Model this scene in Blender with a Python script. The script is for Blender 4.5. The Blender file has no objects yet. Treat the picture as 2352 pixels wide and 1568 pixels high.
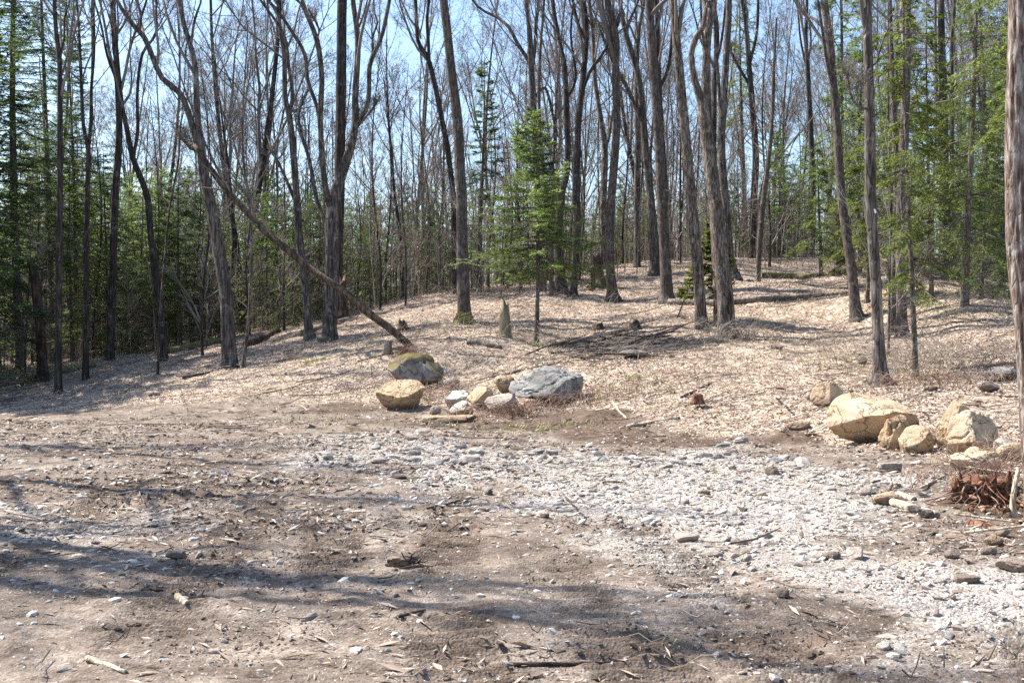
import bpy, bmesh, math, random
import numpy as np
from mathutils import Vector

# ------------------------------------------------------------------ camera, sky, sun, exposure
scene = bpy.context.scene
col = scene.collection
LENS, SENSOR, CAMZ = 40.0, 36.0, 1.6
cam_d = bpy.data.cameras.new('camera')
cam = bpy.data.objects.new('camera', cam_d)
col.objects.link(cam)
cam_d.lens, cam_d.sensor_width = LENS, SENSOR
cam_d.clip_start, cam_d.clip_end = 0.1, 2000.0
cam.location = (0, 0, CAMZ)
cam.rotation_euler = (math.radians(90), 0, 0)
scene.camera = cam

SUN_EL = math.radians(50)
SUN_AZ = math.atan2(-0.906, 0.423)            # from +Y (into the picture) towards +X; the sun stands left and beyond
sun_vec = Vector((math.sin(SUN_AZ) * math.cos(SUN_EL), math.cos(SUN_AZ) * math.cos(SUN_EL), math.sin(SUN_EL)))
world = bpy.data.worlds.new('World')
scene.world = world
world.use_nodes = True
wn, wl = world.node_tree.nodes, world.node_tree.links
bg = wn['Background']
sky = wn.new('ShaderNodeTexSky')
sky.sky_type = 'NISHITA'
sky.sun_disc = False
sky.sun_elevation = SUN_EL
sky.sun_rotation = SUN_AZ
sky.air_density, sky.dust_density, sky.ozone_density = 1.2, 1.2, 4.0
wl.new(sky.outputs[0], bg.inputs[0])
bg.inputs[1].default_value = 0.11
sun_d = bpy.data.lights.new('sun', 'SUN')
sun_d.energy, sun_d.angle, sun_d.color = 5.0, math.radians(0.53), (1.0, 0.94, 0.85)
sun = bpy.data.objects.new('sun', sun_d)
col.objects.link(sun)
sun.rotation_euler = sun_vec.to_track_quat('Z', 'Y').to_euler()
sun.location = (-30, 20, 40)
vs = scene.view_settings
vs.view_transform, vs.look, vs.exposure, vs.gamma = 'Standard', 'None', 1.3, 1.0
vs.use_curve_mapping = False
scene.cycles.max_bounces = 6
scene.cycles.diffuse_bounces = 3
scene.cycles.transparent_max_bounces = 4
scene.cycles.use_denoising = False

# ------------------------------------------------------------------ small helpers
F, CX, HY = 2352 * LENS / SENSOR, 1176.0, 784.0   # the photograph measured on a 2352 x 1568 sheet
def at(px, py, Y):
    return np.array([(px - CX) / F * Y, Y, CAMZ - (py - HY) / F * Y])
def xat(px, Y):
    return (px - CX) / F * Y

def _h(ix, iy, iz, s):
    n = (ix.astype(np.int64) * 374761393 + iy.astype(np.int64) * 668265263 + iz.astype(np.int64) * 2147483647 + s * 974634777) & 0xFFFFFFFF
    n = ((n ^ (n >> 13)) * 1274126177) & 0xFFFFFFFF
    n = ((n ^ (n >> 16)) * 2246822519) & 0xFFFFFFFF
    return ((n ^ (n >> 15)) & 0xFFFFFF) / float(0xFFFFFF)
def vn2(x, y, s=0):
    x, y = np.asarray(x, float), np.asarray(y, float)
    ix, iy = np.floor(x), np.floor(y)
    fx, fy = x - ix, y - iy
    fx, fy = fx * fx * (3 - 2 * fx), fy * fy * (3 - 2 * fy)
    z = np.zeros_like(ix)
    a, b, c, d = _h(ix, iy, z, s), _h(ix + 1, iy, z, s), _h(ix, iy + 1, z, s), _h(ix + 1, iy + 1, z, s)
    return (a * (1 - fx) + b * fx) * (1 - fy) + (c * (1 - fx) + d * fx) * fy
def fbm2(x, y, o=4, s=0):
    r, a, t = 0, 1, 0
    for i in range(o):
        r = r + a * (vn2(x * 2 ** i + 17.3 * i, y * 2 ** i - 9.1 * i, s + i) - 0.5)
        t += a; a *= 0.5
    return r / t * 2
def vn3(p, s=0):
    i = np.floor(p); f = p - i; f = f * f * (3 - 2 * f)
    o = 0
    for dx in (0, 1):
        for dy in (0, 1):
            for dz in (0, 1):
                w = (f[:, 0] if dx else 1 - f[:, 0]) * (f[:, 1] if dy else 1 - f[:, 1]) * (f[:, 2] if dz else 1 - f[:, 2])
                o = o + w * _h(i[:, 0] + dx, i[:, 1] + dy, i[:, 2] + dz, s)
    return o
def fbm3(p, o=4, s=0):
    r, a, t = 0, 1, 0
    for i in range(o):
        r = r + a * (vn3(p * 2 ** i + 3.7 * i, s + i) - 0.5)
        t += a; a *= 0.5
    return r / t * 2
def unit(v):
    return v / np.maximum(np.linalg.norm(v, axis=-1, keepdims=True), 1e-9)
def smooth(a, b, x):
    t = np.clip((x - a) / (b - a), 0, 1)
    return t * t * (3 - 2 * t)

class Geo:
    """collects vertices and faces of one mesh"""
    def __init__(self):
        self.v, self.f, self.n = [], [], 0
    def add(self, v, faces):
        v = np.asarray(v, float).reshape(-1, 3)
        self.v.append(v)
        for f in (faces if isinstance(faces, list) else [faces]):
            self.f.append(np.asarray(f, np.int64) + self.n)
        self.n += len(v)
    def mesh(self, name, mat, smooth_shade=True, attrs=None):
        me = bpy.data.meshes.new(name)
        V = np.concatenate(self.v)
        me.vertices.add(len(V)); me.vertices.foreach_set('co', V.astype(np.float32).ravel())
        nl = sum(f.size for f in self.f); npoly = sum(len(f) for f in self.f)
        me.loops.add(nl); me.polygons.add(npoly)
        me.loops.foreach_set('vertex_index', np.concatenate([f.ravel() for f in self.f]).astype(np.int32))
        tot = np.concatenate([np.full(len(f), f.shape[1], np.int32) for f in self.f])
        me.polygons.foreach_set('loop_start', np.concatenate([[0], np.cumsum(tot)[:-1]]).astype(np.int32))
        me.polygons.foreach_set('loop_total', tot)
        me.polygons.foreach_set('use_smooth', np.full(npoly, smooth_shade, bool))
        for k, a in (attrs or {}).items():
            at_ = me.attributes.new(k, 'FLOAT', 'POINT'); at_.data.foreach_set('value', np.asarray(a, np.float32))
        me.update(calc_edges=True)
        if mat is not None:
            me.materials.append(mat)
        return me

def link(name, data, parent=None, loc=None):
    o = bpy.data.objects.new(name, data)
    col.objects.link(o)
    if parent is not None:
        o.parent = parent
    if loc is not None:
        o.location = loc
    return o
def tag(o, label=None, cat=None, group=None, kind=None):
    for k, v in (('label', label), ('category', cat), ('group', group), ('kind', kind)):
        if v:
            o[k] = v
    return o
def thing(name, label, cat, loc, group=None):
    return tag(link(name, None, None, loc), label, cat, group)

def tubes(geo, P, R, sides=5):
    """N tubes along P[N,n,3] with radii R[N,n]"""
    N, n, _ = P.shape
    T = np.empty_like(P)
    T[:, 1:-1] = P[:, 2:] - P[:, :-2]; T[:, 0] = P[:, 1] - P[:, 0]; T[:, -1] = P[:, -1] - P[:, -2]
    T = unit(T)
    ref = np.eye(3)[np.argmin(np.abs(T.mean(1)), axis=1)][:, None, :]
    U = unit(np.cross(T, np.broadcast_to(ref, T.shape))); W = np.cross(T, U)
    th = np.arange(sides) / sides * 2 * np.pi
    V = P[:, :, None, :] + R[:, :, None, None] * (np.cos(th)[None, None, :, None] * U[:, :, None, :] + np.sin(th)[None, None, :, None] * W[:, :, None, :])
    b = (np.arange(N) * n * sides)[:, None, None] + (np.arange(n - 1) * sides)[None, :, None]
    j = np.arange(sides)[None, None, :]; k = (np.arange(sides) + 1)[None, None, :] % sides
    Q = np.stack([b + j, b + k, b + k + sides, b + j + sides], -1).reshape(-1, 4)
    geo.add(V.reshape(-1, 3), Q)

def resample(pts, rad, step):
    pts, rad = np.asarray(pts, float), np.asarray(rad, float)
    n = len(pts)
    if n == 2:
        pts = np.insert(pts, 1, pts.mean(0), 0); rad = np.insert(rad, 1, rad.mean()); n = 3
    e = np.vstack([2 * pts[0] - pts[1], pts, 2 * pts[-1] - pts[-2]])
    op, orr = [], []
    for i in range(n - 1):
        p0, p1, p2, p3 = e[i], e[i + 1], e[i + 2], e[i + 3]
        m = max(2, int(np.linalg.norm(p2 - p1) / step))
        t = np.linspace(0, 1, m, endpoint=False)[:, None]
        op.append(0.5 * (2 * p1 + (p2 - p0) * t + (2 * p0 - 5 * p1 + 4 * p2 - p3) * t ** 2 + (3 * p1 - p0 - 3 * p2 + p3) * t ** 3))
        orr.append(rad[i] + (rad[i + 1] - rad[i]) * t[:, 0])
    op.append(pts[-1:]); orr.append(rad[-1:])
    return np.concatenate(op), np.concatenate(orr)

def stem(geo, pts, rad, sides=12, step=0.3, rough=0.06, flare=0.0, fl_h=0.25, seed=0, furrow=0.0, cap=False, jag=0.0, base_z=None, lobes=5):
    """one trunk, limb or log: resampled, lumpy, with root flare, furrowed bark and a plain or splintered end"""
    P, R = resample(pts, rad, step)
    n = len(P)
    T = unit(np.gradient(P, axis=0))
    ref = np.eye(3)[np.argmin(np.abs(T.mean(0)))]
    U = unit(np.cross(T, ref)); W = np.cross(T, U)
    th = np.arange(sides) / sides * 2 * np.pi
    ring = np.cos(th)[None, :, None] * U[:, None, :] + np.sin(th)[None, :, None] * W[:, None, :]
    q = np.stack([np.broadcast_to(np.cos(th) * 1.5, (n, sides)), np.broadcast_to(np.sin(th) * 1.5, (n, sides)),
                  np.broadcast_to((np.arange(n) * step * 1.1)[:, None], (n, sides))], -1).reshape(-1, 3) + seed * 7.7
    m = 1 + rough * fbm3(q, 3, seed).reshape(n, sides) * 2
    if furrow:
        qq = q.copy(); qq[:, :2] *= 1.9; qq[:, 2] *= 2.0
        v = vn3(qq, seed + 5).reshape(n, sides)
        m = m + furrow * (np.clip(np.abs(v - 0.5) * 5, 0, 1) - 0.6)
    if flare:
        h = (P[:, 2] - (P[0, 2] if base_z is None else base_z))
        fl = flare * np.exp(-np.maximum(h, 0) / fl_h)
        lob = 0.55 + 0.45 * np.cos(lobes * th + seed) + 0.25 * np.cos(3 * th + 2 * seed)
        m = m + fl[:, None] * lob[None, :]
    V = P[:, None, :] + ring * (R[:, None] * m)[:, :, None]
    if jag:
        j = (vn3(np.stack([np.cos(th) * 2.7, np.sin(th) * 2.7, np.full(sides, seed * 1.3)], -1), seed + 9))
        V[-1] += T[-1] * (jag * (j[:, None] - 0.3)); V[-2] += T[-1] * (jag * 0.4 * (j[:, None] - 0.3))
    b = (np.arange(n - 1) * sides)[:, None]; a = np.arange(sides)[None, :]; c = (a + 1) % sides
    Q = np.stack([b + a, b + c, b + c + sides, b + a + sides], -1).reshape(-1, 4)
    V = V.reshape(-1, 3)
    if cap or jag:
        V = np.vstack([V, P[-1] - T[-1] * (jag * 0.5), P[0]])
        k = np.arange(sides); k2 = (k + 1) % sides
        e = (n - 1) * sides
        geo.add(V, [Q, np.stack([e + k, e + k2, np.full(sides, n * sides)], -1), np.stack([k2, k, np.full(sides, n * sides + 1)], -1)])
    else:
        geo.add(V, Q)
    return P, R

def grow(P, R, k, t0, t1, ang, lenf, n, wob, up, rng, rs=0.6, minr=0.004, lmax=9.0, lmin=0.15):
    N, m, _ = P.shape
    idx = np.repeat(np.arange(N), k); M = len(idx)
    t = rng.uniform(t0, t1, M)
    f = t * (m - 1); i = np.minimum(f.astype(int), m - 2); g = (f - i)[:, None]
    pos = P[idx, i] * (1 - g) + P[idx, i + 1] * g
    tan = unit(P[idx, i + 1] - P[idx, i])
    pl = np.linalg.norm(np.diff(P, axis=1), axis=2).sum(1)[idx]
    perp = unit(np.cross(tan, rng.normal(size=(M, 3))))
    a = rng.normal(ang, 0.22, M)[:, None]
    d = np.cos(a) * tan + np.sin(a) * perp
    L = np.clip(pl * lenf * (1.2 - 0.8 * t) * rng.uniform(0.5, 1.25, M), lmin, lmax)
    r0 = np.maximum((R[idx, i] * (1 - g[:, 0]) + R[idx, i + 1] * g[:, 0]) * rs * rng.uniform(0.65, 1.0, M), minr)
    out = [pos]
    for _ in range(n - 1):
        d = unit(d + wob * rng.normal(size=(M, 3)) + np.array([0, 0, up]))
        out.append(out[-1] + d * (L / (n - 1))[:, None])
    return np.stack(out, 1), np.maximum(r0[:, None] * np.linspace(1, 0.3, n)[None, :], minr * 0.7)

def crown_geo(P, R, rng, ks=(10, 5, 5, 3), t0=0.45, ang=0.6, up=0.12, lenf=0.36, minr=0.005, leaves=0):
    g = Geo()
    cur = [(P, R)]
    lv = [(ks[0], t0, 0.97, ang, lenf, 9, 0.10, up, 0.7), (ks[1], 0.22, 0.98, 0.6, 0.48, 6, 0.12, up * 0.8, 0.64),
          (ks[2], 0.2, 0.98, 0.7, 0.55, 4, 0.14, up * 0.6, 0.6), (ks[3], 0.2, 1.0, 0.75, 0.6, 3, 0.16, 0.08, 0.6)]
    p, r = P, R
    for q, (k, a0, a1, an, lf, n, wob, u, rs) in enumerate(lv):
        if k == 0:
            break
        p, r = grow(p, r, k, a0, a1, an, lf, n, wob, u, rng, rs, minr)
        tubes(g, p, r, (5, 4, 3, 3)[q])
    tips = p[:, 1:].reshape(-1, 3)
    return g, tips

def leaf_faces(geo, c, rng, size, flat=0.5):
    """bent four-cornered leaves at the points c"""
    M = len(c)
    n = unit(np.column_stack([rng.normal(0, 1 - flat, M), rng.normal(0, 1 - flat, M), np.full(M, flat + 0.15)]))
    u = unit(np.cross(n, rng.normal(size=(M, 3)))); w = np.cross(n, u)
    s = (size * rng.uniform(0.6, 1.25, M))[:, None]
    b = rng.uniform(-0.1, 0.55, M)[:, None] * s
    k = rng.uniform(0.45, 0.8, M)[:, None]
    V = np.stack([c - u * s * 0.5 + n * b * 0.7, c - w * s * k * 0.5, c + u * s * 0.5 + n * b * rng.uniform(0.2, 1, M)[:, None], c + w * s * k * 0.5], 1)
    q = np.arange(M)[:, None] * 4
    geo.add(V.reshape(-1, 3), np.concatenate([q + [0, 1, 2], q + [0, 2, 3]]))

# ------------------------------------------------------------------ materials
def mat(name):
    m = bpy.data.materials.new(name); m.use_nodes = True
    nt = m.node_tree
    b = nt.nodes['Principled BSDF']
    b.inputs['Roughness'].default_value = 0.85
    b.inputs['Specular IOR Level'].default_value = 0.25
    return m, nt, b
class NT:
    def __init__(self, nt):
        self.nt = nt
    def node(self, t, **kw):
        n = self.nt.nodes.new(t)
        for k, v in kw.items():
            setattr(n, k, v)
        return n
    def lk(self, a, b):
        self.nt.links.new(a, b)
    def coord(self, out='Object', scale=(1, 1, 1), rnd=True):
        tc = self.node('ShaderNodeTexCoord'); mp = self.node('ShaderNodeMapping')
        mp.inputs['Scale'].default_value = scale
        self.lk(tc.outputs[out], mp.inputs[0])
        if rnd:
            oi = self.node('ShaderNodeObjectInfo'); mu = self.node('ShaderNodeMath', operation='MULTIPLY')
            mu.inputs[1].default_value = 37.0
            self.lk(oi.outputs['Random'], mu.inputs[0]); self.lk(mu.outputs[0], mp.inputs['Location'])
        return mp.outputs[0]
    def noise(self, vec, scale, detail=4, rough=0.6):
        n = self.node('ShaderNodeTexNoise')
        n.inputs['Scale'].default_value = scale; n.inputs['Detail'].default_value = detail; n.inputs['Roughness'].default_value = rough
        self.lk(vec, n.inputs['Vector']); return n.outputs['Fac']
    def voro(self, vec, scale, feature='F1', out='Distance'):
        n = self.node('ShaderNodeTexVoronoi', feature=feature)
        n.inputs['Scale'].default_value = scale
        self.lk(vec, n.inputs['Vector']); return n.outputs[out]
    def ramp(self, fac, stops):
        r = self.node('ShaderNodeValToRGB')
        e = r.color_ramp.elements
        while len(e) < len(stops):
            e.new(0.5)
        for x, (p, c) in zip(e, stops):
            x.position = p; x.color = (*c, 1)
        self.lk(fac, r.inputs[0]); return r.outputs[0]
    def mix(self, fac, a, b, blend='MIX'):
        m = self.node('ShaderNodeMix', data_type='RGBA', blend_type=blend)
        for s, v in ((m.inputs[0], fac), (m.inputs[6], a), (m.inputs[7], b)):
            if hasattr(v, 'is_linked'):
                self.lk(v, s)
            else:
                s.default_value = v if isinstance(v, (int, float)) else (*v, 1)
        return m.outputs[2]
    def math(self, op, a, b=0.5):
        m = self.node('ShaderNodeMath', operation=op)
        for s, v in ((m.inputs[0], a), (m.inputs[1], b)):
            if hasattr(v, 'is_linked'):
                self.lk(v, s)
            else:
                s.default_value = v
        return m.outputs[0]
    def step(self, x, a, b):
        m = self.node('ShaderNodeMapRange', interpolation_type='SMOOTHSTEP')
        m.inputs[1].default_value, m.inputs[2].default_value = a, b
        self.lk(x, m.inputs[0]); return m.outputs[0]
    def bump(self, h, strength, dist, bsdf, normal=None):
        b = self.node('ShaderNodeBump')
        b.inputs['Strength'].default_value = strength; b.inputs['Distance'].default_value = dist
        self.lk(h, b.inputs['Height'])
        if normal is not None:
            self.lk(normal, b.inputs['Normal'])
        self.lk(b.outputs[0], bsdf.inputs['Normal']); return b.outputs[0]

def bark(name, dark, mid, light, scale=9.0, stretch=0.16, lichen=0.0, moss=0.0, bump=0.6, crack=0.7):
    m, nt, b = mat(name); n = NT(nt)
    v = n.coord('Object', (1, 1, stretch))
    a = n.noise(v, scale, 6, 0.65); r = n.voro(v, scale * 1.6)
    f = n.math('ADD', n.math('MULTIPLY', a, 0.7), n.math('MULTIPLY', r, 0.42))
    c = n.ramp(f, [(0.30, dark), (0.50, mid), (0.75, light)])
    ed = n.step(n.voro(v, scale * 1.3, 'DISTANCE_TO_EDGE'), 0.0, 0.10)
    c = n.mix(n.math('MULTIPLY', n.math('SUBTRACT', 1.0, ed), crack), c, dark)
    f = n.math('ADD', f, n.math('MULTIPLY', ed, 0.5 * crack))
    v2 = n.coord('Object', (1, 1, 0.6))
    big = n.noise(v2, 1.7, 4, 0.6)
    c = n.mix(n.math('MULTIPLY', n.step(big, 0.42, 0.7), 0.45), c, tuple(x * 0.6 for x in mid))
    if lichen:
        k = n.math('MULTIPLY', n.step(n.noise(v2, 6.0, 5, 0.7), 0.56, 0.66), lichen)
        c = n.mix(k, c, (0.36, 0.37, 0.34))
    if moss:
        g = n.node('ShaderNodeNewGeometry'); sp = n.node('ShaderNodeSeparateXYZ'); n.lk(g.outputs['Normal'], sp.inputs[0])
        k = n.math('MULTIPLY', n.step(n.math('ADD', sp.outputs[2], n.noise(v2, 4.0)), 0.8, 1.25), moss)
        c = n.mix(k, c, (0.13, 0.14, 0.03))
    n.lk(c, b.inputs['Base Color'])
    n.bump(f, bump, 0.03, b)
    return m
M = {}
M['maple'] = bark('bark_grey_maple', (0.019, 0.015, 0.013), (0.076, 0.062, 0.053), (0.205, 0.18, 0.158), 10, 0.14, 0.5, 0, 1.0)
M['dark'] = bark('bark_dark_grey', (0.014, 0.011, 0.0095), (0.044, 0.035, 0.030), (0.115, 0.097, 0.083), 11, 0.12, 0.3, 0, 1.0)
M['smooth'] = bark('bark_smooth_brown', (0.028, 0.022, 0.019), (0.082, 0.065, 0.056), (0.17, 0.142, 0.123), 10, 0.3, 0.25, 0, 0.6)
M['flaky'] = bark('bark_flaky', (0.024, 0.018, 0.014), (0.105, 0.08, 0.063), (0.28, 0.24, 0.205), 13, 0.22, 0.6, 0, 1.0)
M['pine'] = bark('bark_red_pine', (0.035, 0.018, 0.012), (0.145, 0.098, 0.076), (0.37, 0.325, 0.285), 17, 0.22, 0.8, 0, 1.0, 0.35)
M['fir'] = bark('bark_fir', (0.035, 0.028, 0.022), (0.10, 0.082, 0.066), (0.21, 0.185, 0.155), 12, 0.3, 0.5)
M['snag'] = bark('wood_pale_snag', (0.10, 0.075, 0.045), (0.24, 0.19, 0.12), (0.42, 0.36, 0.25), 7, 0.1, 0.2)
M['dead'] = bark('wood_rotting', (0.016, 0.012, 0.009), (0.05, 0.035, 0.026), (0.17, 0.11, 0.07), 7, 0.18, 0.1)
M['log'] = bark('wood_log_grey', (0.05, 0.04, 0.032), (0.15, 0.12, 0.095), (0.32, 0.28, 0.23), 8, 0.6, 0.3)
M['mosslog'] = bark('wood_log_mossy', (0.04, 0.03, 0.02), (0.12, 0.09, 0.06), (0.24, 0.2, 0.14), 8, 0.6, 0.2, 0.9)
M['bleached'] = bark('wood_bleached', (0.22, 0.15, 0.09), (0.45, 0.36, 0.26), (0.68, 0.6, 0.48), 9, 0.4)
M['rot'] = bark('wood_red_rot', (0.03, 0.012, 0.007), (0.15, 0.065, 0.036), (0.36, 0.20, 0.125), 8, 0.35, 0, 0, 1.0)

def twigmat(name, c0, c1):
    m, nt, b = mat(name); n = NT(nt)
    v = n.coord('Object')
    n.lk(n.ramp(n.noise(v, 0.9, 3), [(0.35, c0), (0.65, c1)]), b.inputs['Base Color'])
    return m
M['twig'] = twigmat('twigs_grey_brown', (0.105, 0.09, 0.08), (0.23, 0.205, 0.185))
M['twig_red'] = twigmat('twigs_reddish', (0.13, 0.105, 0.094), (0.27, 0.232, 0.21))
M['twig_pale'] = twigmat('twigs_pale', (0.17, 0.135, 0.105), (0.36, 0.31, 0.26))
M['bramble'] = twigmat('dead_bramble', (0.15, 0.085, 0.06), (0.40, 0.30, 0.225))

def leafmat(name, stops, scale, trans, tcol):
    m, nt, b = mat(name); n = NT(nt)
    g = n.node('ShaderNodeNewGeometry')
    v = n.coord('Object')
    c = n.ramp(n.math('ADD', n.math('MULTIPLY', g.outputs['Random Per Island'], 0.55), n.math('MULTIPLY', n.noise(v, scale, 3), 0.45)), stops)
    n.lk(c, b.inputs['Base Color'])
    b.inputs['Roughness'].default_value = 0.55
    if trans:
        t = n.node('ShaderNodeBsdfTranslucent'); n.lk(n.mix(1.0, c, tcol, 'MULTIPLY'), t.inputs[0])
        ms = n.node('ShaderNodeMixShader'); ms.inputs[0].default_value = trans
        n.lk(b.outputs[0], ms.inputs[1]); n.lk(t.outputs[0], ms.inputs[2])
        n.lk(ms.outputs[0], nt.nodes['Material Output'].inputs[0])
    return m
M['needle'] = leafmat('needles_green', [(0.2, (0.056, 0.084, 0.034)), (0.5, (0.105, 0.148, 0.062)), (0.85, (0.18, 0.225, 0.10))], 1.3, 0.55, (1.9, 1.9, 1.1))
M['needle_dark'] = leafmat('needles_dark', [(0.2, (0.036, 0.056, 0.03)), (0.5, (0.066, 0.098, 0.050)), (0.85, (0.12, 0.155, 0.078))], 1.3, 0.5, (1.8, 1.9, 1.1))
M['needle_bright'] = leafmat('needles_bright', [(0.2, (0.062, 0.085, 0.028)), (0.5, (0.115, 0.150, 0.05)), (0.85, (0.195, 0.23, 0.085))], 1.3, 0.45, (1.7, 1.65, 0.9))
M['litter'] = leafmat('dead_leaves', [(0.10, (0.15, 0.098, 0.066)), (0.28, (0.37, 0.27, 0.20)), (0.55, (0.52, 0.415, 0.33)), (0.9, (0.66, 0.57, 0.485))], 0.35, 0, (1, 1, 1))
M['rust'] = leafmat('rusty_leaves', [(0.1, (0.16, 0.07, 0.04)), (0.5, (0.27, 0.14, 0.085)), (0.9, (0.38, 0.23, 0.15))], 0.6, 0.3, (1.2, 1.1, 0.9))
M['grass'] = leafmat('green_sprouts', [(0.1, (0.12, 0.135, 0.045)), (0.5, (0.26, 0.26, 0.11)), (0.9, (0.46, 0.41, 0.24))], 2, 0.3, (1.4, 1.4, 0.8))
M['chips'] = leafmat('wood_chips', [(0.1, (0.13, 0.08, 0.055)), (0.45, (0.30, 0.22, 0.16)), (0.9, (0.60, 0.50, 0.40))], 2, 0, (1, 1, 1))
M['deadwood'] = leafmat('fallen_twig_wood', [(0.1, (0.035, 0.026, 0.02)), (0.45, (0.12, 0.09, 0.07)), (0.9, (0.46, 0.38, 0.30))], 1.5, 0, (1, 1, 1))
M['clod'] = leafmat('soil_clods', [(0.1, (0.045, 0.03, 0.022)), (0.5, (0.10, 0.068, 0.048)), (0.9, (0.19, 0.14, 0.105))], 2, 0, (1, 1, 1))
M['gravel'] = leafmat('crushed_gravel', [(0.1, (0.15, 0.13, 0.112)), (0.45, (0.31, 0.278, 0.245)), (0.9, (0.55, 0.51, 0.46))], 3, 0, (1, 1, 1))

def rockmat(name, a, b_, c, scale=3.0, moss=0.0, speck=0.25, bump=0.5, bed=0.75):
    m, nt, b = mat(name); n = NT(nt)
    v = n.coord('Object')
    f = n.noise(v, scale, 8, 0.65)
    cl = n.ramp(f, [(0.3, a), (0.52, b_), (0.72, c)])
    sp = n.step(n.noise(v, scale * 14, 3, 0.7), 0.55, 0.7)
    cl = n.mix(n.math('MULTIPLY', sp, speck), cl, tuple(x * 0.45 for x in a))
    st = n.noise(n.coord('Object', (1.0, 1.0, 4.0)), scale * 1.5, 5, 0.6)
    cl = n.mix(n.math('MULTIPLY', n.step(st, 0.55, 0.66), 0.5), cl, tuple(x * 0.5 for x in b_))
    lich = n.step(n.noise(v, scale * 2.4, 6, 0.75), 0.58, 0.66)
    cl = n.mix(n.math('MULTIPLY', lich, 0.4), cl, (0.40, 0.385, 0.35))
    ck = n.step(n.math('ABSOLUTE', n.math('SUBTRACT', n.noise(v, scale * 0.9, 6, 0.6), 0.5)), 0.0, 0.018)
    cl = n.mix(n.math('MULTIPLY', n.math('SUBTRACT', 1.0, ck), 0.7), cl, tuple(x * 0.25 for x in a))
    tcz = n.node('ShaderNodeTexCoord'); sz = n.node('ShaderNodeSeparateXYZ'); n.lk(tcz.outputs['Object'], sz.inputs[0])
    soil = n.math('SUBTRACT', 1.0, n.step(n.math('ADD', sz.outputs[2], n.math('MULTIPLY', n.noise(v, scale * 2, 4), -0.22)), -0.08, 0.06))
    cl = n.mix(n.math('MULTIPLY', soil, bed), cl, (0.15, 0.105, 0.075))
    if moss:
        g = n.node('ShaderNodeNewGeometry'); s = n.node('ShaderNodeSeparateXYZ'); n.lk(g.outputs['Normal'], s.inputs[0])
        k = n.math('MULTIPLY', n.step(n.math('ADD', n.math('MULTIPLY', s.outputs[2], 0.55), n.noise(v, 2.2, 6, 0.7)), 0.74, 0.88), moss)
        cl = n.mix(k, cl, n.mix(n.noise(v, 25), (0.085, 0.068, 0.018), (0.19, 0.145, 0.045)))
    n.lk(cl, b.inputs['Base Color'])
    h = n.math('ADD', n.math('ADD', f, n.math('MULTIPLY', ck, 0.25)), n.math('MULTIPLY', n.noise(v, scale * 9, 5, 0.7), 0.45))
    n.bump(h, bump, 0.06, b)
    return m
M['r_grey'] = rockmat('rock_grey', (0.12, 0.115, 0.107), (0.25, 0.24, 0.225), (0.40, 0.39, 0.37), 3, 0, 0.5, 0.9)
M['r_moss'] = rockmat('rock_mossy', (0.10, 0.09, 0.082), (0.21, 0.192, 0.178), (0.36, 0.34, 0.32), 3, 1.0, 0.4, 0.9)
M['r_tan'] = rockmat('rock_tan', (0.34, 0.225, 0.13), (0.50, 0.375, 0.25), (0.60, 0.49, 0.365), 2.2, 0, 0.3, 0.9)
M['r_ochre'] = rockmat('rock_ochre', (0.29, 0.19, 0.105), (0.44, 0.32, 0.195), (0.56, 0.44, 0.30), 3, 0, 0.3, 0.9)
M['r_pale'] = rockmat('rock_pale', (0.30, 0.26, 0.22), (0.44, 0.395, 0.34), (0.57, 0.53, 0.48), 3)
M['r_pink'] = rockmat('rock_pinkish', (0.23, 0.18, 0.15), (0.35, 0.285, 0.245), (0.47, 0.405, 0.36), 4)
M['s_pale'] = rockmat('stone_pale', (0.27, 0.24, 0.21), (0.42, 0.385, 0.34), (0.57, 0.535, 0.49), 1.6, bed=0.0)
M['s_grey'] = rockmat('stone_grey', (0.15, 0.143, 0.133), (0.28, 0.268, 0.25), (0.42, 0.405, 0.385), 1.6, bed=0.0)
M['s_pink'] = rockmat('stone_pinkish', (0.23, 0.185, 0.16), (0.36, 0.30, 0.26), (0.48, 0.42, 0.375), 1.6, bed=0.0)
M['s_ochre'] = rockmat('stone_ochre', (0.28, 0.19, 0.11), (0.42, 0.31, 0.19), (0.54, 0.42, 0.28), 1.6, bed=0.0)
M['r_dark'] = rockmat('rock_dark', (0.10, 0.095, 0.095), (0.19, 0.18, 0.175), (0.30, 0.285, 0.275), 4)

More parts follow.
